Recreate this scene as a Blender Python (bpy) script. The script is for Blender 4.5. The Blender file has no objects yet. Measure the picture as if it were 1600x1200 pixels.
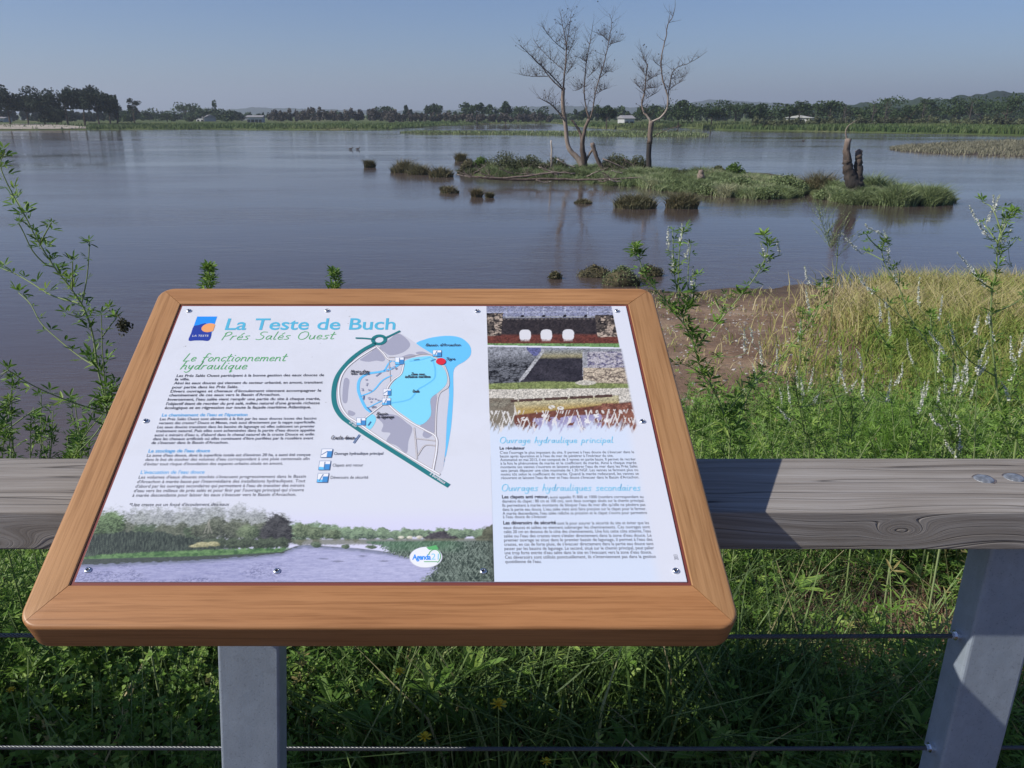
import bpy, math, random
import numpy as np
from mathutils import Vector, Matrix

# ---------------------------------------------------------------- camera, sky, sun, exposure
SC = bpy.context.scene
FPX, PITCH, PPX, EYE = 1254.0, math.radians(18.6), 727.0, 1.65   # focal length (photo px), tilt, optical centre, eye height
CP, SP = math.cos(PITCH), math.sin(PITCH)
cam_d = bpy.data.cameras.new('camera'); cam = bpy.data.objects.new('camera', cam_d)
SC.collection.objects.link(cam); SC.camera = cam
cam.location = (0, 0, EYE); cam.rotation_euler = (math.radians(90) - PITCH, 0, 0)
cam_d.sensor_width = 36.0; cam_d.lens = 36.0 * FPX / 1600.0
cam_d.shift_x = (800 - PPX) / 1600.0
cam_d.clip_start = 0.02; cam_d.clip_end = 20000
SUN = Vector((-1.191, -0.335, 1.0)).normalized()               # towards the sun
SUN_EL, SUN_AZ = math.asin(SUN.z), math.atan2(SUN.x, SUN.y)
world = bpy.data.worlds.new('World'); SC.world = world; world.use_nodes = True
wn = world.node_tree; wn.nodes.clear()
sky = wn.nodes.new('ShaderNodeTexSky'); sky.sky_type = 'NISHITA'; sky.sun_disc = False
sky.sun_elevation = SUN_EL; sky.sun_rotation = SUN_AZ
sky.air_density = 1.0; sky.dust_density = 0.4; sky.ozone_density = 3.0; sky.altitude = 0
bg = wn.nodes.new('ShaderNodeBackground'); bg.inputs['Strength'].default_value = 0.075
wo = wn.nodes.new('ShaderNodeOutputWorld')
tint = wn.nodes.new('ShaderNodeMix'); tint.data_type = 'RGBA'; tint.blend_type = 'MULTIPLY'; tint.inputs[0].default_value = 1; tint.inputs[7].default_value = (.80, .945, 1.29, 1)   # camera's cool white balance
wn.links.new(sky.outputs[0], tint.inputs[6]); wn.links.new(tint.outputs[2], bg.inputs[0]); wn.links.new(bg.outputs[0], wo.inputs[0])
sun_d = bpy.data.lights.new('sun', 'SUN'); sun_d.energy = 4.9; sun_d.angle = math.radians(0.53); sun_d.color = (1, .95, .85)
sun = bpy.data.objects.new('sun', sun_d); SC.collection.objects.link(sun)
sun.rotation_euler = SUN.to_track_quat('Z', 'Y').to_euler(); sun.location = (-20, -8, 20)
SC.view_settings.view_transform = 'Standard'; SC.view_settings.look = 'None'
SC.view_settings.exposure = 0.0; SC.view_settings.gamma = 1.0
SC.cycles.max_bounces = 8; SC.cycles.transparent_max_bounces = 8; SC.cycles.volume_bounces = 0
SC.cycles.use_denoising = True

WATER_Z = -1.35
R = np.random.default_rng(7); random.seed(7)

# ---------------------------------------------------------------- helpers
def ray(X, Y):
    v = (600.0 - Y) / FPX
    return np.array([(X - PPX) / FPX, CP + v * SP, -SP + v * CP])
def at_y(X, Y, y):                       # the place seen at that pixel, y metres ahead
    r = ray(X, Y); r = r * (y / r[1]); r[2] += EYE; return r
def at_z(X, Y, z=WATER_Z):               # the place seen at that pixel, on the level z
    r = ray(X, Y); r = r * ((z - EYE) / r[2]); r[2] += EYE; return r

def sstep(a, b, x):
    t = np.clip((np.asarray(x, float) - a) / (b - a), 0, 1); return t * t * (3 - 2 * t)
_H = R.random((256, 256))
def vnoise(x, y):
    x = np.asarray(x, float); y = np.asarray(y, float)
    xi = np.floor(x).astype(int); yi = np.floor(y).astype(int); fx = x - xi; fy = y - yi
    fx = fx * fx * (3 - 2 * fx); fy = fy * fy * (3 - 2 * fy)
    a = _H[xi % 256, yi % 256]; b = _H[(xi + 1) % 256, yi % 256]; c = _H[xi % 256, (yi + 1) % 256]; d = _H[(xi + 1) % 256, (yi + 1) % 256]
    return (a * (1 - fx) + b * fx) * (1 - fy) + (c * (1 - fx) + d * fx) * fy
def fbm(x, y, o=4):
    s = 0; a = .5
    for k in range(o): s = s + a * vnoise(np.asarray(x) * 2 ** k + 17.3 * k, np.asarray(y) * 2 ** k + 5.1 * k); a *= .5
    return s / (1 - .5 ** o)

def s2l(c):
    c = np.asarray(c, float); return np.where(c <= .04045, c / 12.92, ((c + .055) / 1.055) ** 2.4)
def rgb(r, g, b): return tuple(float(q) for q in s2l(np.array([r, g, b]) / 255.0)) + (1,)

class Geo:                               # collects pieces of ONE mesh
    def __init__(s): s.V = []; s.F = []; s.R = []; s.n = 0; s.M = []
    def add(s, V, F, r=0.5, m=0):
        V = np.asarray(V, float).reshape(-1, 3)
        if len(F) and isinstance(F, np.ndarray):
            s.F.append(F + s.n); s.M.append(np.full(len(F), m, int))
        else:
            by = {}
            for f in F: by.setdefault(len(f), []).append(f)
            for k, fs in by.items(): s.F.append(np.array(fs, int) + s.n); s.M.append(np.full(len(fs), m, int))
        s.V.append(V); s.R.append(np.broadcast_to(np.asarray(r, float), (len(V),)).copy()); s.n += len(V)
    def box(s, lo, hi, r=.5, m=0):
        x0, y0, z0 = lo; x1, y1, z1 = hi
        V = [(x0, y0, z0), (x1, y0, z0), (x1, y1, z0), (x0, y1, z0), (x0, y0, z1), (x1, y0, z1), (x1, y1, z1), (x0, y1, z1)]
        s.add(V, [(0, 3, 2, 1), (4, 5, 6, 7), (0, 1, 5, 4), (1, 2, 6, 5), (2, 3, 7, 6), (3, 0, 4, 7)], r, m)
    def tube(s, pts, rads, n=6, r=.5, m=0, cap=True, lump=0):
        P = np.asarray(pts, float); k = len(P); rads = np.broadcast_to(np.asarray(rads, float), (k,))
        T = np.gradient(P, axis=0); T /= np.linalg.norm(T, axis=1)[:, None] + 1e-12
        ref = np.array([.31, .17, .93]) if abs(T[0][2]) < .9 else np.array([.93, .31, .17])
        A = np.cross(T, ref); A /= np.linalg.norm(A, axis=1)[:, None] + 1e-12; B = np.cross(T, A)
        a = np.arange(n) * 2 * math.pi / n
        rr = rads[:, None] * (1 + lump * (R.random((k, n)) - .5))
        V = P[:, None] + rr[..., None] * (np.cos(a)[None, :, None] * A[:, None] + np.sin(a)[None, :, None] * B[:, None])
        i = np.arange(k - 1)[:, None] * n; j = np.arange(n)[None]; j2 = (j + 1) % n
        F = np.stack([i + j, i + j2, i + n + j2, i + n + j], -1).reshape(-1, 4)
        s.add(V.reshape(-1, 3), F, r, m)
        if cap:
            s.F.append(np.array([list(range(n))[::-1]]) + s.n - k * n); s.M.append(np.array([m]))
            s.F.append(np.array([list(range(n))]) + s.n - n); s.M.append(np.array([m]))
    def inst(s, tv, tf, M, T, r, m=0):   # many transformed copies of a template
        N = len(T); k = len(tv)
        V = np.einsum('nij,kj->nki', M, tv) + T[:, None]
        F = (tf[None] + (np.arange(N) * k)[:, None, None]).reshape(-1, tf.shape[1])
        s.add(V.reshape(-1, 3), F, np.repeat(np.asarray(r, float) * np.ones(N), k), m)
    def build(s, name, mats, parent=None, smooth=False, origin=None, col=None):
        me = bpy.data.meshes.new(name); V = np.concatenate(s.V)
        if origin is not None: V = V - np.asarray(origin, float)
        sizes = np.concatenate([np.full(len(f), f.shape[1]) for f in s.F]); li = np.concatenate([f.ravel() for f in s.F])
        me.vertices.add(len(V)); me.vertices.foreach_set('co', V.ravel())
        me.loops.add(len(li)); me.loops.foreach_set('vertex_index', li.astype(np.int32))
        me.polygons.add(len(sizes)); st = np.concatenate([[0], np.cumsum(sizes)[:-1]])
        me.polygons.foreach_set('loop_start', st.astype(np.int32))
        me.polygons.foreach_set('material_index', np.concatenate(s.M).astype(np.int32))
        me.polygons.foreach_set('use_smooth', np.full(len(sizes), bool(smooth)))
        at = me.attributes.new('rnd', 'FLOAT', 'POINT'); at.data.foreach_set('value', np.concatenate(s.R))
        if col is not None:
            ca = me.attributes.new('print', 'FLOAT_COLOR', 'POINT')
            ca.data.foreach_set('color', np.concatenate([col, np.ones((len(col), 1))], 1).ravel())
        for m in (mats if isinstance(mats, (list, tuple)) else [mats]): me.materials.append(m)
        me.update(calc_edges=True); me.validate()
        o = bpy.data.objects.new(name, me); SC.collection.objects.link(o)
        if parent is not None: o.parent = parent
        if origin is not None: o.location = origin
        return o

def tag(o, label=None, cat=None, group=None, kind=None):
    if label: o['label'] = label
    if cat: o['category'] = cat
    if group: o['group'] = group
    if kind: o['kind'] = kind
    return o
def thing(name, loc, label, cat, group=None):
    o = bpy.data.objects.new(name, None); SC.collection.objects.link(o); o.location = loc; o.empty_display_size = .1
    return tag(o, label, cat, group)

def smooth_path(pts, n=4):               # Catmull-Rom through the points
    P = np.asarray(pts, float)
    if len(P) < 3: return np.linspace(P[0], P[-1], n + 1)
    Q = np.vstack([2 * P[0] - P[1], P, 2 * P[-1] - P[-2]]); out = []
    for i in range(1, len(Q) - 2):
        for t in np.arange(n) / n:
            out.append(.5 * (2 * Q[i] + (Q[i + 1] - Q[i - 1]) * t + (2 * Q[i - 1] - 5 * Q[i] + 4 * Q[i + 1] - Q[i + 2]) * t ** 2 + (3 * Q[i] - Q[i - 1] - 3 * Q[i + 1] + Q[i + 2]) * t ** 3))
    out.append(P[-1]); return np.array(out)

# ---------------------------------------------------------------- materials
def nt(name):
    m = bpy.data.materials.new(name); m.use_nodes = True; t = m.node_tree
    return m, t, t.nodes['Principled BSDF'], t.nodes.new, t.links.new
def setin(n, **k):
    for a, b in k.items(): n.inputs[a.replace('_', ' ')].default_value = b
def ramp(t, stops, interp='LINEAR'):
    n = t.nodes.new('ShaderNodeValToRGB'); cr = n.color_ramp; cr.interpolation = interp
    while len(cr.elements) < len(stops): cr.elements.new(.5)
    for e, (p, c) in zip(cr.elements, stops): e.position = p; e.color = c if len(c) == 4 else tuple(c) + (1,)
    return n
def noise(t, vec, scale, detail=6, rough=.55, dist=0):
    n = t.nodes.new('ShaderNodeTexNoise'); n.inputs['Scale'].default_value = scale; n.inputs['Detail'].default_value = detail
    n.inputs['Roughness'].default_value = rough; n.inputs['Distortion'].default_value = dist
    if vec is not None: t.links.new(vec, n.inputs['Vector'])
    return n
def mapping(t, src, scale=(1, 1, 1), loc=(0, 0, 0)):
    n = t.nodes.new('ShaderNodeMapping'); n.inputs['Scale'].default_value = scale; n.inputs['Location'].default_value = loc
    t.links.new(src, n.inputs['Vector']); return n.outputs[0]
def coord(t, kind='Object'): return t.nodes.new('ShaderNodeTexCoord').outputs[kind]
def math_n(t, op, a, b=None, c=None):
    n = t.nodes.new('ShaderNodeMath'); n.operation = op
    for i, q in enumerate((a, b, c)):
        if q is None: continue
        if isinstance(q, (int, float)): n.inputs[i].default_value = q
        else: t.links.new(q, n.inputs[i])
    return n.outputs[0]
def mixc(t, fac, a, b, mode='MIX'):
    n = t.nodes.new('ShaderNodeMix'); n.data_type = 'RGBA'; n.blend_type = mode
    for i, q in ((0, fac), (6, a), (7, b)):
        if isinstance(q, (int, float)): n.inputs[i].default_value = q
        elif isinstance(q, tuple): n.inputs[i].default_value = q
        else: t.links.new(q, n.inputs[i])
    return n.outputs[2]
def bump(t, b, h, strength=.3, dist=.01):
    n = t.nodes.new('ShaderNodeBump'); n.inputs['Strength'].default_value = strength; n.inputs['Distance'].default_value = dist
    t.links.new(h, n.inputs['Height']); t.links.new(n.outputs[0], b.inputs['Normal'])

def m_plain(name, col, rough=.6, metal=0, spec=.5, nscale=0, namt=.15):
    m, t, b, N, L = nt(name); setin(b, Base_Color=col, Roughness=rough, Metallic=metal); b.inputs['Specular IOR Level'].default_value = spec
    if nscale:
        n = noise(t, coord(t), nscale, 5)
        d = tuple(c * (1 - namt * 2) for c in col[:3]) + (1,); e = tuple(min(1, c * (1 + namt)) for c in col[:3]) + (1,)
        r = ramp(t, [(.3, d), (.7, e)]); L(n.outputs[0], r.inputs[0]); L(r.outputs[0], b.inputs['Base Color'])
        bump(t, b, n.outputs[0], .25, .01)
    return m
def m_leaf(name, stops, trans=.3, rough=.55, spec=.3):   # colour per leaf from 'rnd'
    m, t, b, N, L = nt(name); a = N('ShaderNodeAttribute'); a.attribute_name = 'rnd'
    r = ramp(t, stops); L(a.outputs['Fac'], r.inputs[0]); L(r.outputs[0], b.inputs['Base Color'])
    setin(b, Roughness=rough); b.inputs['Specular IOR Level'].default_value = spec
    if trans:
        tr = N('ShaderNodeBsdfTranslucent'); L(r.outputs[0], tr.inputs[0]); mx = N('ShaderNodeMixShader'); mx.inputs[0].default_value = trans
        L(b.outputs[0], mx.inputs[1]); L(tr.outputs[0], mx.inputs[2]); L(mx.outputs[0], t.nodes['Material Output'].inputs[0])
    return m
def m_flat(name, col, rough=.45):        # printing ink
    m, t, b, N, L = nt(name); setin(b, Base_Color=col, Roughness=rough); b.inputs['Specular IOR Level'].default_value = .35; return m
def m_print(name):
    m, t, b, N, L = nt(name); a = N('ShaderNodeAttribute'); a.attribute_name = 'print'; L(a.outputs['Color'], b.inputs['Base Color'])
    setin(b, Roughness=.45); b.inputs['Specular IOR Level'].default_value = .35; return m

def m_cedar(name, axis, tone=1.0, red=0.0):         # varnished frame wood, grain along axis
    m, t, b, N, L = nt(name); o = coord(t)
    sc = [26, 26, 26]; sc[axis] = 1.6
    n1 = noise(t, mapping(t, o, tuple(sc)), 1.0, 5, .6, .8)
    sc2 = [220, 220, 220]; sc2[axis] = 7
    n2 = noise(t, mapping(t, o, tuple(sc2)), 1.0, 3, .6, .2)
    sc3 = [5, 5, 5]; sc3[axis] = 2.2
    n3 = noise(t, mapping(t, o, tuple(sc3)), 1.0, 3)
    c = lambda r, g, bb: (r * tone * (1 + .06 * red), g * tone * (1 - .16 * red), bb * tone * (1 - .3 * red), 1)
    r1 = ramp(t, [(.2, c(.38, .19, .080)), (.5, c(.44, .235, .104)), (.8, c(.49, .27, .125))]); L(n1.outputs[0], r1.inputs[0])
    r2 = ramp(t, [(.3, (.70, .66, .60, 1)), (.55, (1, 1, 1, 1))]); L(n2.outputs[0], r2.inputs[0])
    r3 = ramp(t, [(.3, (.86, .82, .78, 1)), (.7, (1.06, 1.05, 1.04, 1))]); L(n3.outputs[0], r3.inputs[0])
    x = mixc(t, 1.0, r1.outputs[0], r2.outputs[0], 'MULTIPLY'); x = mixc(t, 1.0, x, r3.outputs[0], 'MULTIPLY')
    L(x, b.inputs['Base Color']); setin(b, Roughness=.42); b.inputs['Specular IOR Level'].default_value = .4
    bump(t, b, n2.outputs[0], .15, .002); return m

def m_weathered(name):                   # silver-grey softwood beam, grain along x with knots
    m, t, b, N, L = nt(name); o = coord(t)
    sep = N('ShaderNodeSeparateXYZ'); L(o, sep.inputs[0])
    f = math_n(t, 'ADD', math_n(t, 'MULTIPLY', sep.outputs['Z'], 1.0), math_n(t, 'MULTIPLY', sep.outputs['Y'], .8))
    for kx, ky, kz, sx, sz, amp in ((.735, -.11, -.002, .045, .016, .055), (.60, -.11, .006, .16, .04, .022), (.90, -.11, -.012, .14, .04, -.022), (1.05, -.11, .01, .08, .03, .02),
                                    (.555, .03, 0, .03, .02, .05), (-.62, .0, 0, .05, .03, .05), (-.80, -.11, -.03, .08, .025, .06)):
        s = N('ShaderNodeVectorMath'); s.operation = 'SUBTRACT'; L(o, s.inputs[0]); s.inputs[1].default_value = (kx, ky, kz)
        k = N('ShaderNodeVectorMath'); k.operation = 'MULTIPLY'; L(s.outputs[0], k.inputs[0]); k.inputs[1].default_value = (1 / sx, 1 / .05, 1 / sz)
        l = N('ShaderNodeVectorMath'); l.operation = 'LENGTH'; L(k.outputs[0], l.inputs[0])
        g = math_n(t, 'EXPONENT', math_n(t, 'MULTIPLY', math_n(t, 'POWER', l.outputs['Value'], 2), -1.0))
        f = math_n(t, 'ADD', f, math_n(t, 'MULTIPLY', g, amp))
    n0 = noise(t, mapping(t, o, (1.5, 9, 9)), 1.0, 3); f = math_n(t, 'ADD', f, math_n(t, 'MULTIPLY', n0.outputs[0], .035))
    cx = N('ShaderNodeCombineXYZ'); L(math_n(t, 'MULTIPLY', sep.outputs['X'], 1.3), cx.inputs[0]); L(math_n(t, 'MULTIPLY', f, 70), cx.inputs[1])
    n1 = noise(t, cx.outputs[0], 1.0, 6, .6)
    cx2 = N('ShaderNodeCombineXYZ'); L(math_n(t, 'MULTIPLY', sep.outputs['X'], 6), cx2.inputs[0]); L(math_n(t, 'MULTIPLY', f, 520), cx2.inputs[1])
    n2 = noise(t, cx2.outputs[0], 1.0, 3, .6)
    cx3 = N('ShaderNodeCombineXYZ'); L(math_n(t, 'MULTIPLY', sep.outputs['X'], 1.1), cx3.inputs[0]); L(math_n(t, 'MULTIPLY', f, 42), cx3.inputs[1]); cx3.inputs[2].default_value = 3.3
    n3 = noise(t, cx3.outputs[0], 1.0, 1, .5)
    r1 = ramp(t, [(.22, (.15, .125, .105, 1)), (.42, (.255, .225, .20, 1)), (.62, (.34, .31, .285, 1)), (.82, (.41, .385, .36, 1))]); L(n1.outputs[0], r1.inputs[0])
    r2 = ramp(t, [(.3, (.74, .72, .70, 1)), (.6, (1.05, 1.05, 1.05, 1))]); L(n2.outputs[0], r2.inputs[0])
    crack = math_n(t, 'ABSOLUTE', math_n(t, 'SUBTRACT', n3.outputs[0], .56))
    r3 = ramp(t, [(.0, (.12, .1, .09, 1)), (.010, (.8, .8, .8, 1)), (.02, (1, 1, 1, 1))]); L(crack, r3.inputs[0])
    n4 = noise(t, mapping(t, o, (2.5, 6, 6)), 1.0, 4); r4 = ramp(t, [(.3, (.86, .84, .80, 1)), (.7, (1.08, 1.1, 1.13, 1))]); L(n4.outputs[0], r4.inputs[0])
    x = mixc(t, 1.0, r1.outputs[0], r2.outputs[0], 'MULTIPLY'); x = mixc(t, .9, x, r3.outputs[0], 'MULTIPLY'); x = mixc(t, 1.0, x, r4.outputs[0], 'MULTIPLY')
    L(x, b.inputs['Base Color']); setin(b, Roughness=.8)
    h = math_n(t, 'ADD', math_n(t, 'MULTIPLY', n2.outputs[0], .5), math_n(t, 'MINIMUM', math_n(t, 'MULTIPLY', crack, 30), 1.0))
    bump(t, b, h, .5, .003); return m

def m_galv(name):
    m, t, b, N, L = nt(name); o = coord(t)
    v = N('ShaderNodeTexVoronoi'); v.inputs['Scale'].default_value = 55; v.inputs['Randomness'].default_value = 1; L(o, v.inputs['Vector'])
    sp = N('ShaderNodeSeparateColor'); L(v.outputs['Color'], sp.inputs[0])
    n = noise(t, mapping(t, o, (14, 14, 4)), 1.0, 6, .65); n5 = noise(t, o, 260, 2)
    r = ramp(t, [(.25, (.28, .33, .40, 1)), (.75, (.40, .46, .54, 1))]); L(n.outputs[0], r.inputs[0])
    r2 = ramp(t, [(0, (.96, .96, .96, 1)), (1, (1.03, 1.03, 1.03, 1))]); L(sp.outputs[0], r2.inputs[0])
    r3 = ramp(t, [(.28, (.55, .55, .55, 1)), (.4, (1, 1, 1, 1))]); L(n5.outputs[0], r3.inputs[0])
    x = mixc(t, 1, r.outputs[0], r2.outputs[0], 'MULTIPLY'); x = mixc(t, .6, x, r3.outputs[0], 'MULTIPLY')
    L(x, b.inputs['Base Color']); setin(b, Metallic=.35, Roughness=.55)
    rr = N('ShaderNodeMapRange'); L(sp.outputs[1], rr.inputs[0]); rr.inputs[3].default_value = .5; rr.inputs[4].default_value = .6; L(rr.outputs[0], b.inputs['Roughness'])
    bump(t, b, n5.outputs[0], .12, .002); return m

def m_soil(name):
    m, t, b, N, L = nt(name); o = coord(t); ge = N('ShaderNodeNewGeometry'); sep = N('ShaderNodeSeparateXYZ'); L(ge.outputs['Position'], sep.inputs[0])
    n1 = noise(t, o, 1.1, 6, .6); n2 = noise(t, o, 14, 6, .7); n3 = noise(t, o, 60, 4, .6)
    r1 = ramp(t, [(.35, (.17, .10, .062, 1)), (.5, (.26, .168, .105, 1)), (.68, (.38, .27, .18, 1))]); L(n1.outputs[0], r1.inputs[0])
    r2 = ramp(t, [(.3, (.6, .58, .56, 1)), (.7, (1.15, 1.12, 1.1, 1))]); L(n2.outputs[0], r2.inputs[0])
    r3 = ramp(t, [(.3, (.7, .7, .7, 1)), (.62, (1.1, 1.1, 1.1, 1)), (.72, (1.5, 1.5, 1.5, 1))]); L(n3.outputs[0], r3.inputs[0])
    x = mixc(t, 1, r1.outputs[0], r2.outputs[0], 'MULTIPLY'); x = mixc(t, 1, x, r3.outputs[0], 'MULTIPLY')
    wet = N('ShaderNodeMapRange'); L(math_n(t, 'ADD', sep.outputs['Z'], math_n(t, 'MULTIPLY', n1.outputs[0], .1)), wet.inputs[0])
    wet.inputs[1].default_value = -1.25; wet.inputs[2].default_value = -1.08; wet.inputs[3].default_value = .42; wet.inputs[4].default_value = 1
    wc = N('ShaderNodeCombineColor'); [L(wet.outputs[0], wc.inputs[i]) for i in range(3)]
    x = mixc(t, 1, x, wc.outputs[0], 'MULTIPLY'); shade = N('ShaderNodeMapRange'); L(math_n(t, 'ADD', sep.outputs['Y'], n1.outputs[0]), shade.inputs[0]); shade.inputs[1].default_value = 4.0; shade.inputs[2].default_value = 5.4; shade.inputs[3].default_value = .38; shade.inputs[4].default_value = 1; shade_c = N('ShaderNodeCombineColor'); [L(shade.outputs[0], shade_c.inputs[i]) for i in range(3)]; x = mixc(t, 1, x, shade_c.outputs[0], 'MULTIPLY')   # soil darkened near the fence: shade under the plants put into its colour
    L(x, b.inputs['Base Color']); setin(b, Roughness=.9)
    bump(t, b, math_n(t, 'ADD', n2.outputs[0], math_n(t, 'MULTIPLY', n3.outputs[0], .4)), .6, .03); return m

def m_ground_mix(name, ca, cb, cc, s=.25, s2=3):
    m, t, b, N, L = nt(name); o = coord(t); n1 = noise(t, o, s, 6, .6); n2 = noise(t, o, s2, 6, .7)
    r1 = ramp(t, [(.35, ca), (.5, cb), (.66, cc)]); L(n1.outputs[0], r1.inputs[0])
    r2 = ramp(t, [(.3, (.65, .65, .65, 1)), (.7, (1.2, 1.2, 1.2, 1))]); L(n2.outputs[0], r2.inputs[0])
    L(mixc(t, 1, r1.outputs[0], r2.outputs[0], 'MULTIPLY'), b.inputs['Base Color']); setin(b, Roughness=.95); b.inputs['Specular IOR Level'].default_value = .1; return m

def m_water(name):
    m, t, b, N, L = nt(name); o = coord(t)
    n0 = noise(t, mapping(t, o, (.035, .09, 1)), 1.0, 5, .55)
    r = ramp(t, [(.3, (.075, .056, .049, 1)), (.7, (.110, .084, .074, 1))]); L(n0.outputs[0], r.inputs[0]); L(r.outputs[0], b.inputs['Base Color'])
    b.inputs['IOR'].default_value = 1.33
    # calmer and more ruffled patches
    rr = N('ShaderNodeMapRange'); L(n0.outputs[0], rr.inputs[0]); rr.inputs[1].default_value = .35; rr.inputs[2].default_value = .65; rr.inputs[3].default_value = .04; rr.inputs[4].default_value = .15
    L(rr.outputs[0], b.inputs['Roughness'])
    w1 = noise(t, mapping(t, o, (1.6, 5.0, 1)), 1.0, 4, .6, .3); w2 = noise(t, mapping(t, o, (9, 22, 1)), 1.0, 3, .6, .4); w3 = noise(t, mapping(t, o, (.35, .9, 1)), 1.0, 2, .5, .3)
    h = math_n(t, 'ADD', math_n(t, 'MULTIPLY', w1.outputs[0], .022), math_n(t, 'ADD', math_n(t, 'MULTIPLY', w2.outputs[0], .004), math_n(t, 'MULTIPLY', w3.outputs[0], .03)))
    n = N('ShaderNodeBump'); n.inputs['Distance'].default_value = 1.0; n.inputs['Strength'].default_value = .30; L(h, n.inputs['Height']); L(n.outputs[0], b.inputs['Normal'])
    n9 = noise(t, mapping(t, o, (.05, .16, 1), (7, 3, 0)), 1.0, 4, .55, .6); wr = N('ShaderNodeMapRange'); L(n9.outputs[0], wr.inputs[0]); wr.inputs[1].default_value = .40; wr.inputs[2].default_value = .60; wr.inputs[3].default_value = .10; wr.inputs[4].default_value = .48; L(wr.outputs[0], n.inputs['Strength'])   # wind patches
    return m

def m_deadwood(name):
    m, t, b, N, L = nt(name); a = N('ShaderNodeAttribute'); a.attribute_name = 'rnd'; o = coord(t)
    n = noise(t, mapping(t, o, (8, 8, 2.2)), 1.0, 6, .7); v = math_n(t, 'ADD', a.outputs['Fac'], math_n(t, 'MULTIPLY', math_n(t, 'SUBTRACT', n.outputs[0], .5), .7))
    r = ramp(t, [(.1, (.035, .030, .028, 1)), (.35, (.11, .078, .062, 1)), (.6, (.27, .21, .175, 1)), (.9, (.47, .41, .35, 1))]); L(v, r.inputs[0])
    L(r.outputs[0], b.inputs['Base Color']); setin(b, Roughness=.85); bump(t, b, n.outputs[0], .5, .03); return m

M = {}
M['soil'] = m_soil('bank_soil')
M['water'] = m_water('lake_water')
M['beam'] = m_weathered('weathered_beam'); M['galv'] = m_galv('galvanised_steel')
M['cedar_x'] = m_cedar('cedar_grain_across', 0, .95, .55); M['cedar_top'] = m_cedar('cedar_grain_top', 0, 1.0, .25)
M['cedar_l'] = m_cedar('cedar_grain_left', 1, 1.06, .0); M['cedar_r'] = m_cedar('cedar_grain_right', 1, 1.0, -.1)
M['rim'] = m_plain('red_brown_rim', (.20, .05, .04, 1), .5)
M['white'] = m_flat('white_laminate', (.71, .725, .80, 1), .38)
_m = M['white'].node_tree; _b = _m.nodes['Principled BSDF']; _o = coord(_m); _n = noise(_m, _o, 9, 6, .65); _r = ramp(_m, [(.3, (.675, .685, .745, 1)), (.6, (.715, .73, .80, 1))]); _m.links.new(_n.outputs[0], _r.inputs[0])
_n2 = noise(_m, _o, 130, 2, .5); _r2 = ramp(_m, [(.20, (.45, .42, .38, 1)), (.25, (1, 1, 1, 1))]); _m.links.new(_n2.outputs[0], _r2.inputs[0]); _m.links.new(mixc(_m, 1.0, _r.outputs[0], _r2.outputs[0], 'MULTIPLY'), _b.inputs['Base Color'])   # dust and specks
M['print'] = m_print('printed_picture')
M['steel'] = m_plain('screw_steel', (.75, .75, .77, 1), .25, 1.0); M['dark'] = m_plain('dark_recess', (.01, .01, .012, 1), .6)
M['rust'] = m_plain('rusty_bolt_steel', (.23, .19, .18, 1), .5, .5, nscale=90, namt=.3)
M['bolt'] = m_plain('dull_bolt_steel', (.33, .35, .38, 1), .45, .5, nscale=120, namt=.25)
M['cable'] = m_plain('cable_steel', (.13, .135, .14, 1), .38, .9)
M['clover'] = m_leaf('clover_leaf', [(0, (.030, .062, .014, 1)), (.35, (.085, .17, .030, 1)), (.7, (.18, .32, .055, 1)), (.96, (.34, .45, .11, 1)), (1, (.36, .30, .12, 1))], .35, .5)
M['cloverstem'] = m_leaf('clover_stem', [(0, (.12, .19, .06, 1)), (.6, (.26, .34, .13, 1)), (1, (.40, .43, .26, 1))], .1)
M['petal'] = m_leaf('white_petal', [(0, (.35, .42, .22, 1)), (.35, (.62, .64, .52, 1)), (1, (.80, .80, .74, 1))], .3)
M['grass'] = m_leaf('green_grass', [(0, (.04, .08, .018, 1)), (.45, (.12, .20, .05, 1)), (.75, (.24, .32, .11, 1)), (1, (.50, .42, .24, 1))], .3)
M['drygrass'] = m_leaf('dry_grass', [(0, (.12, .20, .03, 1)), (.3, (.26, .33, .07, 1)), (.6, (.42, .38, .14, 1)), (1, (.55, .46, .28, 1))], .3)
M['deadgrass'] = m_leaf('dead_grass', [(0, (.10, .05, .03, 1)), (.6, (.24, .13, .08, 1)), (1, (.42, .32, .22, 1))], .2)
M['marsh'] = m_leaf('marsh_grass', [(0, (.06, .07, .03, 1)), (.4, (.15, .19, .08, 1)), (.8, (.26, .33, .15, 1)), (1, (.38, .38, .23, 1))], .25)
M['rush'] = m_leaf('brown_rush', [(0, (.055, .055, .03, 1)), (.5, (.13, .13, .065, 1)), (1, (.26, .20, .12, 1))], .2)
M['reed'] = m_leaf('green_reed', [(0, (.045, .08, .025, 1)), (.5, (.085, .14, .04, 1)), (1, (.18, .20, .08, 1))], .25)
M['dryreed'] = m_leaf('dry_reed', [(0, (.14, .14, .09, 1)), (.5, (.22, .21, .14, 1)), (1, (.32, .30, .21, 1))], .2)
M['feather'] = m_leaf('feathery_green', [(0, (.09, .20, .02, 1)), (1, (.22, .38, .06, 1))], .35)
M['pine'] = m_leaf('pine_needles', [(0, (.008, .016, .009, 1)), (.5, (.016, .032, .015, 1)), (1, (.035, .06, .025, 1))], .15, .7)
M['broad'] = m_leaf('broadleaf', [(0, (.020, .036, .014, 1)), (.5, (.046, .080, .028, 1)), (1, (.095, .14, .05, 1))], .2, .7)
M['bare'] = m_leaf('bare_twigs', [(0, (.05, .045, .038, 1)), (.5, (.10, .088, .075, 1)), (1, (.17, .15, .125, 1))], .1, .8)
M['shrub'] = m_leaf('shrub_leaf', [(0, (.05, .055, .028, 1)), (.5, (.11, .125, .06, 1)), (1, (.20, .22, .11, 1))], .25)
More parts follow.
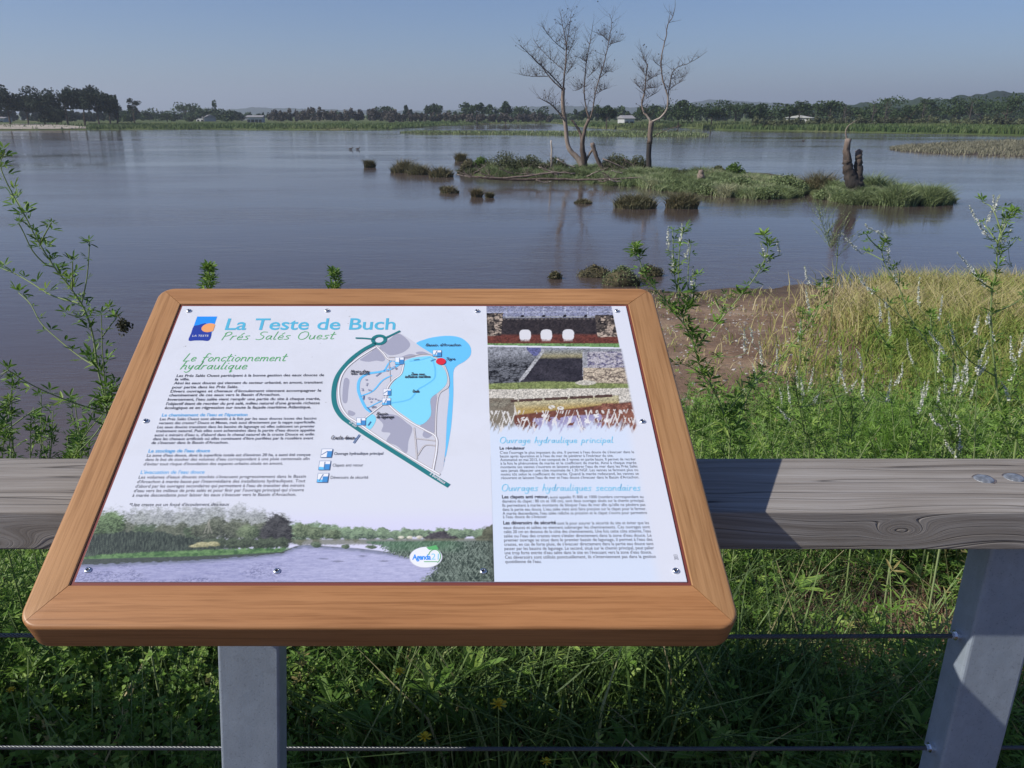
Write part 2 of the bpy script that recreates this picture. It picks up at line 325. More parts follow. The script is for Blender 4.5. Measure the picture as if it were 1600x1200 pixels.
M['brightshrub'] = m_leaf('bright_shrub_leaf', [(0, (.05, .09, .02, 1)), (1, (.15, .25, .05, 1))], .3)
M['deadwood'] = m_deadwood('bleached_deadwood')
M['bark'] = m_plain('bark', (.09, .065, .05, 1), .9, nscale=3, namt=.3)
M['yellow'] = m_leaf('yellow_petal', [(0, (.70, .48, .02, 1)), (1, (.80, .62, .03, 1))], .2)
M['island'] = m_ground_mix('island_turf', (.055, .060, .028, 1), (.085, .105, .042, 1), (.13, .15, .07, 1), .8, 6)
M['meadow'] = m_ground_mix('far_meadow', (.07, .10, .03, 1), (.10, .13, .045, 1), (.17, .16, .08, 1), .03, .6)
M['sand'] = m_ground_mix('beach_sand', (.38, .33, .27, 1), (.42, .37, .31, 1), (.46, .41, .35, 1), .1, 2)
M['mud'] = m_ground_mix('mud', (.06, .048, .042, 1), (.09, .072, .06, 1), (.14, .12, .09, 1), .5, 4)
M['hill'] = m_ground_mix('wooded_hill', (.016, .030, .014, 1), (.025, .045, .018, 1), (.04, .065, .025, 1), .012, .09)
M['rock'] = m_plain('mossy_rock', (.085, .072, .035, 1), .9, nscale=12, namt=.45)
M['wall'] = m_plain('white_render', (.48, .48, .48, 1), .8); M['roof'] = m_plain('grey_roof', (.30, .29, .30, 1), .7); M['tile'] = m_plain('tile_roof', (.32, .20, .15, 1), .8)
M['glass'] = m_plain('dark_window', (.03, .035, .04, 1), .15)
M['stone'] = m_leaf('pebble', [(0, (.16, .14, .13, 1)), (1, (.48, .45, .42, 1))], 0, .85)
# ---------------------------------------------------------------- the setting: ground, lake, islands, far shore, hills
def shore_y(x):
    x = np.asarray(x, float)
    return 6.1 + 8.2 * sstep(-1.6, 2.3, x) + .35 * np.sin(x * 1.3) * sstep(2, 4, x) * .5 + .12 * np.sin(x * 4.1 + 1)
def ground_z(x, y):
    x = np.asarray(x, float); y = np.asarray(y, float); ys = shore_y(x); t = np.clip((y - 1.75) / (ys - 1.75), 0, 1)
    z = WATER_Z * t ** .85
    z = np.where(y > ys, WATER_Z - np.minimum(.10 * (y - ys), .6), z)
    return z + (.05 * (fbm(x * 1.3 + 40, y * 1.3 + 9) - .5) + .025 * (fbm(x * 7, y * 7, 3) - .5)) * sstep(1.7, 2.6, y)

def grid_mesh(name, X, Y, Z, mat, kind='structure', smooth=True):
    a, b = X.shape; V = np.stack([X, Y, Z], -1).reshape(-1, 3)
    i = np.arange(a - 1)[:, None] * b; j = np.arange(b - 1)[None]
    F = np.stack([i + j, i + b + j, i + b + j + 1, i + j + 1], -1).reshape(-1, 4)
    g = Geo(); g.add(V, F); o = g.build(name, mat, smooth=smooth); o['kind'] = kind; return o

s = np.linspace(-1, 1, 420); gx = 1.5 + 9 * s + 300 * np.sign(s) * np.abs(s) ** 7
q = np.linspace(0, 1, 260); gy = np.concatenate([[-400, -60, -15, -4], 1.0 + 17 * q])
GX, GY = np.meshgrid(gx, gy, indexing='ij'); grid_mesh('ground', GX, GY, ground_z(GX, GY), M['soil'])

g = Geo(); xs = [-3000, -300, 0, 300, 3000]; yy = [2.2, 60, 400, 2500]
for i in range(4):
    for j in range(3): g.add([(xs[i], yy[j], WATER_Z), (xs[i + 1], yy[j], WATER_Z), (xs[i + 1], yy[j + 1], WATER_Z), (xs[i], yy[j + 1], WATER_Z)], [(0, 1, 2, 3)])
tag(g.build('lake_water', M['water']), kind='structure')

# far land: one sheet from the far shoreline to the horizon, shoreline read along the photo
SH = np.array([(-2600, 212), (-1200, 206), (-400, 205), (0, 203.5), (150, 203), (330, 202), (500, 203), (610, 202), (690, 197), (760, 194), (870, 192.5), (905, 198), (980, 203), (1060, 199),
               (1130, 203), (1250, 205), (1400, 208), (1600, 212), (2100, 220), (3200, 240)], float)
def far_col(X):                          # direction (x per y) and distance of the shore for a photo column
    p = at_z(X, float(np.interp(X, SH[:, 0], SH[:, 1]))); return p[0], p[1]
cols = np.linspace(-2600, 3200, 700); base = np.array([far_col(c) for c in cols]); slope = base[:, 0] / base[:, 1]
rows = np.array([-3.0, 0, .6, 1.5, 3, 6, 12, 25, 50, 100, 200, 400, 900, 2000, 5000])
wob = 1 + .012 * (fbm(cols / 9, cols * 0 + 3) - .5)
FY = base[:, 1][:, None] * wob[:, None] + rows[None]; FX = slope[:, None] * FY
H0 = np.array([-.35, -.02, .12, .2, .28, .35, .42, .5, .55, .6, .7, .9, 1.4, 2, 3])
FZ = WATER_Z + H0[None] + .10 * (fbm(FX * .3, FY * .3) - .5) * (rows > 0)[None]
grid_mesh('far_shore', FX, FY, FZ, M['meadow'])
def far_z(d): return WATER_Z + float(np.interp(d, rows, H0))

# sand beach on the left
bc = np.linspace(-700, 135, 60); bb = np.array([far_col(c) for c in bc]); br = np.array([-.5, .6, 3, 8, 16, 30, 42])
w = 1 - sstep(60, 135, bc)
BY = bb[:, 1][:, None] + 1.2 + br[None] * (w[:, None] * .9 + .1); BX = (bb[:, 0] / bb[:, 1])[:, None] * BY
BZ = WATER_Z + np.interp(BY - bb[:, 1][:, None], rows, H0) + .10 + .22 * np.array([0, 1, 1, 1, 1, 1, 0])[None] * np.ones_like(BY)
grid_mesh('sand_beach', BX, BY, BZ, M['sand'])

# wooded hills on the skyline
def hill(name, pts, dist, depth):
    pts = np.array(pts, float); X = np.linspace(pts[0, 0], pts[-1, 0], 900); tops = np.interp(X, pts[:, 0], pts[:, 1])
    t = np.linspace(0, 1, 14); cx = np.array([at_z(c, 186, -1.0)[0] / at_z(c, 186, -1.0)[1] for c in X])
    top = np.array([at_y(c, yy_, dist + depth * .4)[2] for c, yy_ in zip(X, tops)])
    Y = dist + depth * t[None] + 0 * X[:, None]; XX = cx[:, None] * Y; prof = np.interp(t, [0, .4, .7, 1], [0, 1, .95, .3])
    Z = -2 + (top[:, None] + 2) * prof[None] + (prof * 5)[None] * (fbm(XX * .03, Y * .03) - .5) + (prof * 8)[None] * (fbm(XX * .11, Y * .11, 2) - .5)
    return grid_mesh(name, XX, Y, Z, M['hill'])
hill('wooded_hills', [(-1400, 180), (-300, 176), (0, 178), (330, 174), (400, 168), (520, 171), (640, 174), (760, 170), (860, 165), (980, 168), (1060, 162), (1110, 156), (1200, 160), (1330, 166), (1500, 168), (2400, 160), (3200, 170)], 2000, 600)
hill('near_hill', [(1180, 182), (1300, 168), (1420, 157), (1500, 153), (1560, 149), (1640, 145), (1800, 140), (2300, 140), (3200, 165)], 520, 200)

# ---- low islands in the lake, given by their front and back water lines in the photo
def strip_island(name, front, back, h, mat, n=90, kind='structure'):
    front = np.array(front, float); back = np.array(back, float); X = np.linspace(front[0, 0], front[-1, 0], n)
    A = np.array([at_z(c, y)[:2] for c, y in zip(X, np.interp(X, front[:, 0], front[:, 1]))])
    B = np.array([at_z(c, y)[:2] for c, y in zip(X, np.interp(X, back[:, 0], back[:, 1]))])
    A[:, 1] -= 1.6 * (fbm(X / 14, X * 0) - .45) * np.clip((B[:, 1] - A[:, 1]) / 4, 0, 1); t = np.linspace(0, 1, 13)
    P = A[:, None] * (1 - t)[None, :, None] + B[:, None] * t[None, :, None]
    e = np.minimum(1, np.minimum(np.arange(n), np.arange(n)[::-1]) / 6.0)
    Z = WATER_Z - .12 + (.12 + h * (.7 + .6 * fbm(P[..., 0] * .5, P[..., 1] * .5))) * np.clip(np.sin(math.pi * t)[None] * 2.2, 0, 1) ** .7 * e[:, None]
    grid_mesh(name, P[..., 0], P[..., 1], Z, mat, kind)
    def sample(N, tl=.03, th=.95, ul=.01, uh=.99):
        u = ul + (uh - ul) * R.random(N); tt = tl + (th - tl) * R.random(N); i = u * (n - 1); i0 = np.minimum(i.astype(int), n - 2); fi = (i - i0)[:, None]
        a = A[i0] * (1 - fi) + A[i0 + 1] * fi; b = B[i0] * (1 - fi) + B[i0 + 1] * fi; p = a * (1 - tt)[:, None] + b * tt[:, None]
        j = tt * 12; j0 = np.minimum(j.astype(int), 11); fj = j - j0; fi = fi[:, 0]
        z = (Z[i0, j0] * (1 - fi) + Z[i0 + 1, j0] * fi) * (1 - fj) + (Z[i0, j0 + 1] * (1 - fi) + Z[i0 + 1, j0 + 1] * fi) * fj
        return np.concatenate([p, z[:, None]], 1)
    return sample

def blades(g, P, h, w, lean=.35, r=None, m=0, down=.02):   # curved three-point grass blades
    N = len(P); h = np.broadcast_to(h, (N,)); w = np.broadcast_to(w, (N,))
    a = R.random(N) * 6.283; c = R.random(N) * 6.283; d = np.stack([np.cos(a), np.sin(a), 0 * a], 1); s_ = np.stack([np.cos(c), np.sin(c), 0 * c], 1)
    L = (lean * (.3 + R.random(N) * 1.2) * h)[:, None]; up = np.array([0, 0, 1.0])[None]
    b0 = P - up * down; mid = P + d * L * .3 + up * (h * .55)[:, None]; tip = P + d * L + up * (h * (1 - .25 * R.random(N) * lean))[:, None]
    V = np.stack([b0 - s_ * w[:, None] / 2, b0 + s_ * w[:, None] / 2, mid + s_ * w[:, None] * .42, mid - s_ * w[:, None] * .42, tip], 1).reshape(-1, 3)
    k = (np.arange(N) * 5)[:, None]; r = R.random(N) if r is None else r
    rr = np.repeat(r, 5); n0 = g.n
    g.add(V, np.array([[0, 1, 2, 3]]) + k, rr, m)
    g.F.append(np.array([[3, 2, 4]]) + k + n0); g.M.append(np.full(N, m, int))

def leafquads(g, P, size, r, m=0, flat=0.0):    # small randomly turned leaf clumps (two crossed folded faces)
    N = len(P); size = np.broadcast_to(size, (N,))
    a = R.normal(size=(N, 3)); a[:, 2] *= (1 - flat); a /= np.linalg.norm(a, axis=1)[:, None]; b = R.normal(size=(N, 3)); b -= (b * a).sum(1)[:, None] * a; b /= np.linalg.norm(b, axis=1)[:, None]
    c = np.cross(a, b); s_ = size[:, None]
    V = np.stack([P - a * s_ * .5, P - b * s_ * .3 + c * s_ * .1, P + a * s_ * .5, P + b * s_ * .3 + c * s_ * .1], 1).reshape(-1, 3)
    g.add(V, np.array([[0, 1, 2, 3]]) + (np.arange(N) * 4)[:, None], np.repeat(r, 4), m)

front = [(712, 271), (760, 278), (830, 282), (895, 283), (935, 290), (985, 293), (1030, 299), (1100, 306), (1180, 313), (1235, 311), (1262, 303), (1290, 313), (1330, 322), (1400, 323), (1455, 321), (1494, 315)]
back = [(712, 268), (760, 266), (850, 262), (950, 264), (1040, 268), (1100, 272), (1200, 286), (1262, 296), (1320, 296), (1400, 302), (1494, 312)]
isl = strip_island('island', front, back, .10, M['island'], 200)
mudb = strip_island('mud_bank', [(1030, 272), (1120, 276), (1200, 281), (1250, 287)], [(1030, 266), (1120, 267), (1200, 271), (1250, 280)], .06, M['mud'], 50)
marsh_a = strip_island('marsh_bank', [(620, 208), (760, 210), (900, 213), (1000, 215), (1112, 215)], [(620, 207), (760, 207), (900, 206.5), (1000, 206), (1112, 209)], .12, M['island'], 90)
reedbank = strip_island('reed_bank', [(1385, 234), (1440, 240), (1500, 244), (1600, 248), (1900, 262)], [(1385, 232), (1440, 228), (1500, 224), (1600, 220), (1900, 222)], .10, M['mud'], 70)

# cover of the island: glasswort and grass, nobody could count it
g = Geo(); P = isl(120000, .02, .93, .005, .995); nn = fbm(P[:, 0] * .9, P[:, 1] * .9)
cl = fbm(P[:, 0] * 2.3 + 4, P[:, 1] * 1.6, 3); left = 1 - sstep(1.5, 6.5, P[:, 0]); P = P[(cl > .40 + .08 * left) & ((nn > .34) | (R.random(len(P)) < .3))]; nn = fbm(P[:, 0] * .9, P[:, 1] * .9); cl = fbm(P[:, 0] * 2.3 + 4, P[:, 1] * 1.6, 3)
blades(g, P, (.05 + .75 * (cl - .38) + .22 * nn ** 2 + .08 * R.random(len(P))), .026, .9, np.clip(nn * 1.5 - .25 - .25 * (1 - sstep(3.5, 7.5, P[:, 0])) + .5 * (cl - .5) + .35 * (R.random(len(P)) - .5), 0, 1))
tag(g.build('island_grass', M['marsh']), 'low pale green marsh grass matting the island', 'grass', kind='stuff')
g = Geo(); P = marsh_a(5000); blades(g, P, .35, .10, .5, R.random(len(P)))
tag(g.build('marsh_grass', M['marsh']), 'thin green marsh grass on the strip beyond the island', 'grass', kind='stuff')
g = Geo(); P = reedbank(16000, .05, .95); blades(g, P, (.12 + .5 * fbm(P[:, 0] * .5, P[:, 1] * .5)) * (.6 + .5 * R.random(len(P))), .05, .6, R.random(len(P)))
tag(g.build('dry_reed_bed', M['dryreed']), 'tan dry reed bed in the water at right', 'reeds', kind='stuff')

# green reeds all along the far shore
g = Geo(); N = 42000; X = R.uniform(-900, 2400, N); bs = np.stack([np.interp(X, cols, base[:, 0]), np.interp(X, cols, base[:, 1])], 1)
d = R.random(N) ** 1.3 * np.where(X < 950, 34, 24); keep = (X > 140) | (R.random(N) < .12); keep &= ~((X > 690) & (X < 870) & (R.random(N) < .4))
Y = bs[:, 1] + .6 + d; P = np.stack([bs[:, 0] / bs[:, 1] * Y, Y, WATER_Z + np.interp(d, rows, H0)], 1)[keep]; Xk = X[keep]
hh = np.where(Xk > 1000, 1.05, .7) * (.6 + .6 * fbm(P[:, 0] * .15, P[:, 1] * .15)); dry = fbm(P[:, 0] * .06 + 9, P[:, 1] * .1)
blades(g, P, hh, .20, .3, np.clip(.25 + dry * .7 + .3 * (R.random(len(P)) - .5), 0, 1))
tag(g.build('shore_reeds', M['reed']), 'bright green reeds lining the whole far shore', 'reeds', kind='stuff')
# ---------------------------------------------------------------- dead trees and stump on the island (limbs traced, then given depth)
ORD = ['first', 'second', 'third', 'fourth', 'fifth', 'sixth', 'seventh', 'eighth', 'ninth', 'tenth', 'eleventh', 'twelfth', 'thirteenth', 'fourteenth', 'fifteenth', 'sixteenth', 'seventeenth', 'eighteenth', 'nineteenth', 'twentieth',
       'twenty-first', 'twenty-second', 'twenty-third', 'twenty-fourth', 'twenty-fifth', 'twenty-sixth', 'twenty-seventh', 'twenty-eighth']
def limb(g, pts, ox, oy, sc, D, dy=0.0, tone=(.7, .5), n=7, wob=.012, k_=None):
    """pts: (x, y, radius) in an enlarged crop of the photo; D distance; dy depth drift at the tip"""
    px = np.array([(ox + x / sc, oy + y / sc) for x, y, r_ in pts]); rad = np.array([p[2] for p in pts]) / sc * (k_ or (.74 if n > 8 else .52 if n > 6 else .44))
    k = len(px); dd = D + dy * np.linspace(0, 1, k) ** 1.2
    P = np.array([at_y(a, b, d) for (a, b), d in zip(px, dd)]); mpp = D / FPX
    Q = smooth_path(np.concatenate([P, rad[:, None] * mpp], 1), 4); r_ = np.maximum(Q[:, 3], .004)
    Q = Q[:, :3] + (R.random((len(Q), 3)) - .5) * wob * 2
    t = np.linspace(tone[0], tone[1], len(Q)) * .86; n0 = g.n
    g.tube(Q, r_, n, .5, lump=.18 if n < 11 else .5); g.R[-1] = np.repeat(t, n)
    return Q, r_
def twigs(g, Q, r_, count, length, tone=.25, lo=.3, up=.4, depth=1):
    for _ in range(count):
        i = int(R.uniform(lo, .98) * (len(Q) - 1)); L = length * R.uniform(.4, 1.1); d = np.array([R.normal(), R.normal() * .9, up + R.random() * .7]); d /= np.linalg.norm(d)
        p = [Q[i]]; dd = d.copy()
        for k in range(4): dd = dd + np.array([0, 0, .12]) + R.normal(size=3) * .16; dd /= np.linalg.norm(dd); p.append(p[-1] + dd * L / 4)
        p = np.array(p); rr = min(r_[i] * .5, .010) * np.linspace(1, .35, 5); g.tube(p, rr, 4, tone, cap=False)
        if depth and R.random() < .9: twigs(g, p, rr, 3, L * .5, tone, .25, up, depth - 1)
        if R.random() < .035:      # a few old cones
            a = np.arange(6) * 1.047; c = p[-1]
            g.add([c + (0, 0, .04)] + [c + (math.cos(q_) * .035, math.sin(q_) * .035, 0) for q_ in a] + [c - (0, 0, .035)], [(0, 1 + k, 1 + (k + 1) % 6) for k in range(6)] + [(7, 1 + (k + 1) % 6, 1 + k) for k in range(6)], .1)

D1 = float(at_z(913, 264, -1.15)[1]); D2 = float(at_z(1014, 268, -1.15)[1]); D3 = float(at_z(1336, 300, -1.15)[1])
c3 = (560, 0, 2.857)
t1 = thing('dead_tree', tuple(at_y(913, 264, D1)), 'taller bleached dead tree with a wide fan of bare branches, left on the island', 'dead tree', 'dead trees on the island')
g = Geo(); o1 = at_y(913, 264, D1)
A, ra = limb(g, [(1010, 756, 24), (985, 712, 17), (948, 675, 14), (931, 630, 12), (925, 560, 12), (912, 470, 11), (914, 390, 10)], *c3, D1, .3, (.75, .7), 9)
B, rb = limb(g, [(1010, 760, 22), (1003, 690, 17), (1000, 640, 13), (1012, 575, 10), (1030, 532, 9)], *c3, D1, -.4, (.25, .6), 9)
C_, rc = limb(g, [(1002, 680, 12), (992, 600, 12), (968, 555, 9), (950, 535, 7)], *c3, D1, .2, (.5, .55), 7)
limb(g, [(1008, 735, 12), (1030, 690, 10), (1046, 668, 9)], *c3, D1, -.3, (.5, .6), 7)
tag(g.build('trunk', M['deadwood'], t1, True, ), 'grey bare trunk forked from the ground').location = -Vector(o1)
g = Geo(); L1 = []
for pts, dy, tone in [
    ([(914, 392, 9), (924, 300, 7.5), (928, 240, 6), (925, 180, 4.5), (912, 115, 3), (900, 50, 1.3)], .6, (.6, .3)),
    ([(926, 220, 4), (938, 150, 3), (945, 95, 2), (952, 40, 1)], -.5, (.4, .25)),
    ([(908, 388, 6), (870, 345, 5), (812, 290, 4), (765, 245, 3.5), (722, 200, 2)], -.8, (.35, .2)),
    ([(908, 396, 6), (862, 355, 5), (820, 300, 4), (775, 255, 3)], .9, (.35, .2)),
    ([(850, 340, 3.5), (800, 342, 3), (750, 338, 2.5), (718, 330, 1.5)], .3, (.3, .2)),
    ([(916, 312, 4), (872, 275, 3.2), (820, 225, 2.4), (780, 175, 1.4)], 1.2, (.35, .25)),
    ([(922, 224, 3.5), (880, 190, 2.8), (840, 145, 2), (815, 100, 1)], -1.0, (.35, .25)),
    ([(924, 540, 9), (892, 500, 7.5), (860, 466, 5.5), (830, 448, 3.5), (795, 436, 1.5)], -.6, (.85, .6)),
    ([(928, 330, 3), (950, 300, 2.2), (975, 250, 1.4)], .6, (.3, .2)),
    ([(930, 250, 3), (955, 200, 2.2), (975, 120, 1.2)], .8, (.3, .2)),
    ([(1030, 532, 8), (1016, 480, 6.5), (1008, 410, 6), (1012, 330, 5), (1022, 250, 4), (1035, 180, 3), (1050, 95, 1.3)], .5, (.6, .25)),
    ([(1032, 534, 7), (1046, 490, 6.5), (1055, 430, 5.5), (1072, 360, 5), (1095, 285, 4.5), (1112, 215, 4), (1125, 150, 3), (1130, 100, 2.2), (1120, 60, 1.2)], -.6, (.6, .3)),
    ([(1010, 380, 3), (985, 400, 2), (955, 405, 1.2)], -.5, (.3, .2)), ([(1020, 280, 3), (995, 262, 2.2), (965, 250, 1.2)], .6, (.3, .2)),
    ([(1076, 350, 3), (1110, 320, 2.4), (1140, 322, 1.2)], .8, (.3, .2)), ([(1060, 420, 3), (1095, 400, 2.2), (1110, 395, 1.2)], .8, (.3, .2)),
    ([(1022, 345, 3), (1060, 310, 2.2), (1080, 280, 1.2)], -1.1, (.3, .2)), ([(1116, 200, 3), (1145, 190, 2), (1170, 185, 1)], -.4, (.3, .2)), ([(1114, 180, 3), (1090, 160, 2), (1070, 155, 1)], .6, (.3, .2))]:
    Q, r_ = limb(g, pts, *c3, D1, dy, tone, 6); L1.append((Q, r_))
for Q, r_ in L1: twigs(g, Q, r_, 34, .9, lo=.12)
twigs(g, A, ra, 8, .7, lo=.7)
tag(g.build('branch', M['deadwood'], t1, True), 'thin dark leafless branches with a few old cones').location = -Vector(o1)

t2 = thing('dead_tree', tuple(at_y(1014, 270, D2)), 'dead tree with blackened lower trunk forking like a lyre, right of the taller one', 'dead tree', 'dead trees on the island')
g = Geo(); o2 = at_y(1014, 270, D2)
limb(g, [(1297, 776, 17), (1296, 720, 15), (1299, 625, 15)], *c3, D2, 0, (.02, .1), 9)
limb(g, [(1299, 640, 15.5), (1303, 590, 14), (1308, 540, 14)], *c3, D2, 0, (.45, .6), 9)
tag(g.build('trunk', M['deadwood'], t2, True), 'straight trunk, blackened below').location = -Vector(o2)
g = Geo(); L2 = []
for pts, dy, tone in [
    ([(1306, 545, 11), (1290, 520, 10), (1272, 498, 9), (1266, 460, 8), (1278, 405, 7), (1284, 340, 6), (1290, 285, 5.5)], .5, (.9, .3)),
    ([(1289, 290, 4), (1272, 255, 2.5), (1260, 212, 1)], .3, (.3, .2)),
    ([(1308, 545, 12), (1340, 530, 11), (1368, 505, 10), (1381, 470, 9), (1380, 425, 8), (1366, 380, 7), (1354, 330, 6.5), (1352, 270, 6), (1362, 210, 5.5), (1374, 160, 5), (1380, 112, 4.5), (1400, 80, 3.5), (1412, 40, 2.5), (1415, -5, 1)], -.4, (.95, .3)),
    ([(1380, 440, 6), (1390, 380, 5), (1400, 330, 4), (1425, 300, 3.5), (1470, 284, 3), (1510, 262, 2.3), (1558, 228, 1)], -.6, (.4, .2)),
    ([(1282, 395, 3.5), (1310, 392, 3), (1340, 388, 2)], .6, (.3, .2)), ([(1286, 362, 3.5), (1310, 348, 3), (1338, 333, 1.6)], -.5, (.3, .2)),
    ([(1276, 410, 3), (1250, 385, 2), (1228, 362, 1)], .5, (.3, .2)), ([(1284, 340, 3), (1265, 310, 2), (1255, 285, 1)], .5, (.3, .2)),
    ([(1395, 350, 3), (1440, 345, 2), (1470, 325, 1)], .8, (.3, .2)), ([(1388, 400, 3), (1430, 370, 2), (1462, 355, 1)], -.8, (.3, .2)),
    ([(1356, 300, 3), (1325, 280, 2), (1315, 250, 1)], -.5, (.3, .2)), ([(1285, 440, 3), (1310, 425, 2.4), (1332, 412, 1.4)], .4, (.3, .2)),
    ([(1316, 612, 4), (1350, 592, 3.6), (1390, 575, 3), (1425, 565, 2.6), (1442, 556, 2)], -.5, (.35, .45))]:
    Q, r_ = limb(g, pts, *c3, D2, dy, tone, 6); L2.append((Q, r_))
for Q, r_ in L2[:-1]: twigs(g, Q, r_, 26, .7, lo=.12)
tag(g.build('branch', M['deadwood'], t2, True), 'two curving pale limbs with short spiky side branches').location = -Vector(o2)

# --
c4 = (1050, 180, 2.909)
st = thing('dead_stump', tuple(at_y(1334, 300, D3)), 'charred double tree stump standing in the grass near the right end of the island', 'tree stump')
g = Geo(); o3 = at_y(1334, 300, D3)
limb(g, [(832, 352, 34), (828, 325, 33), (812, 285, 27), (799, 240, 20), (796, 205, 18)], *c4, D3, 0, (.08, .3), 11, .02, 1.0); limb(g, [(838, 352, 30), (838, 320, 30), (836, 285, 26), (836, 262, 16)], *c4, D3, .1, (.08, .2), 11, .02, 1.0)
limb(g, [(838, 350, 28), (842, 300, 24), (847, 250, 18), (849, 205, 15), (849, 190, 14)], *c4, D3, .15, (.08, .32), 11, .02, 1.0)
tag(g.build('trunk', M['deadwood'], st, True), 'black charred forked base').location = -Vector(o3)
g = Geo(); limb(g, [(797, 215, 18), (797, 165, 16), (800, 108, 13)], *c4, D3, 0, (.25, .62), 11, .02, .95); limb(g, [(796, 112, 6), (789, 78, 5), (800, 50, 3.4), (818, 36, 2.4), (842, 22, 1)], *c4, D3, -.1, (.7, .8), 6, .004, .55); limb(g, [(849, 196, 14), (848, 166, 13)], *c4, D3, .25, (.3, .5), 11, .02, 1.0)
tag(g.build('broken_top', M['deadwood'], st, True), 'pale stripped wood with a thin curved spike').location = -Vector(o3)

def px_log(name, pts, dist, label, cat='log', tone=(.7, .6), group=None):
    g = Geo(); Q = [at_y(x, y, dist) for x, y, r_ in pts]; rad = [p[2] * dist / FPX for p in pts]
    S = smooth_path(np.concatenate([np.array(Q), np.array(rad)[:, None]], 1), 4)
    g.tube(S[:, :3] + R.normal(size=(len(S), 3)) * .01, S[:, 3], 7, .5, lump=.3); g.R[-1] = np.repeat(np.linspace(*tone, len(S)), 7)
    if len(pts) > 2: twigs(g, S[:, :3], S[:, 3], 7, .7, .45, .1, .2, 0)
    return tag(g.build(name, M['deadwood'], None, True, origin=Q[0]), label, cat, group)
Dl = float(at_z(850, 282, -1.1)[1])
px_log('fallen_trunk', [(742, 276, 1), (765, 278, 1.4), (800, 277.5, 1.6), (840, 273, 1.4), (868, 269.5, 1.2), (900, 271, .9)], Dl, 'long pale fallen trunk lying along the front of the island', tone=(.35, .6), group='fallen wood on the island')
px_log('fallen_trunk', [(752, 278, 1.2), (800, 280.5, 1.8), (860, 279.5, 1.8), (905, 281, 1.6), (960, 279, 1.3), (1010, 277, .8)], Dl + .5, 'dark waterlogged trunk under the long pale one', tone=(.25, .6), group='fallen wood on the island')
px_log('leaning_log', [(925, 224, 3.4), (930, 240, 3.3), (941, 264, 3), (948, 276, 2.6)], D1 - 1, 'broken log leaning beside the base of the taller dead tree', tone=(.5, .3), group='fallen wood on the island')
px_log('stick', [(861, 219, 1.2), (862, 240, 1.4), (861, 262, 1.3)], D1 - 2, 'thin white upright stick on the island left of the dead trees', 'stick', (.95, .7), 'sticks on the island')
px_log('stick', [(942, 248, 1), (975, 262, 1.2), (1000, 276, 1)], D1 - 2, 'sloping grey branch lying between the two dead trees', 'stick', (.5, .4), 'sticks on the island')
px_log('stick', [(975, 248, 1), (992, 262, 1), (1010, 272, 1)], D1 - 2.5, 'short dark branch fallen at the foot of the lyre-shaped dead tree', 'stick', (.3, .3), 'sticks on the island')
px_log('stick', [(870, 248, 1), (885, 257, 1), (900, 262, .8)], D1 - 3, 'pale twig lying left of the foot of the taller dead tree', 'stick', (.8, .6), 'sticks on the island')
px_log('stump', [(1095, 266, 3.5), (1095, 274, 5.5), (1096, 281, 6)], float(at_z(1095, 284, -1.15)[1]), 'small reddish rotten stump at the back of the island grass', 'tree stump', (.5, .6))

for k in range(16):
    x = R.uniform(735, 1005); y = R.uniform(268, 281); L = R.uniform(12, 34); up = R.uniform(-16, 5); x2 = x + L * random.choice((-1, 1)); d = float(at_z(x, y + 4, -1.15)[1])
    px_log('broken_branch', [(x, y, .9), ((x + x2) / 2, y + up * .6 + 1, .8), (x2, min(y + up, 283), .45)], d, 'broken bare branch tangled among the grass at the left of the island', 'branch', (R.uniform(.3, .8), R.uniform(.3, .9)), 'broken branches on the island')

def clump(name, X, Y, wpx, hpx, mat, label, cat, group, n=900, blade=True, bw=.02):
    c = at_z(X, Y, WATER_Z); mpp = c[1] / FPX * 1.03; w = wpx * mpp / 2; h = hpx * mpp * 1.3; dpt = w * .8
    t = thing(name, (c[0], c[1] + dpt * .6, WATER_Z - .02), label, cat, group); g = Geo()
    a = R.random(n) * 6.283; rr = R.random(n) ** .6; P = np.stack([np.cos(a) * rr * w, np.sin(a) * rr * dpt, np.zeros(n)], 1)
    hh = h * (1 - .55 * rr ** 2) * (.6 + .5 * R.random(n))
    if blade: blades(g, P, hh * (.55 + .9 * fbm(P[:, 0] * 5 + X, P[:, 1] * 5)), bw * 1.6, .7, np.clip(.3 + .5 * fbm(P[:, 0] * 3 + X, P[:, 1] * 3) + .5 * (R.random(n) - .4), 0, 1))
    else:
        zz = hh * 1.25 * R.random(n) ** .6; k = fbm(P[:, 0] * 4 + X, zz * 4 + P[:, 1] * 3); P[:, 2] = zz; ok = k > .38; P = P[ok]
        leafquads(g, P, .095, np.clip(k[ok] + .4 * (R.random(ok.sum()) - .5), 0, 1)); g2 = Geo()
        for i in range(9): q = P[R.integers(len(P))]; g2.tube([(q[0] * .3, q[1] * .3, 0), q * .6 + (0, 0, .02), q], [.03, .02, .008], 4, .3)
        g2.build('stem', M['bark'], t)
    g.build('foliage', mat, t); return t
TG = 'rush tussocks standing in the water around the island'
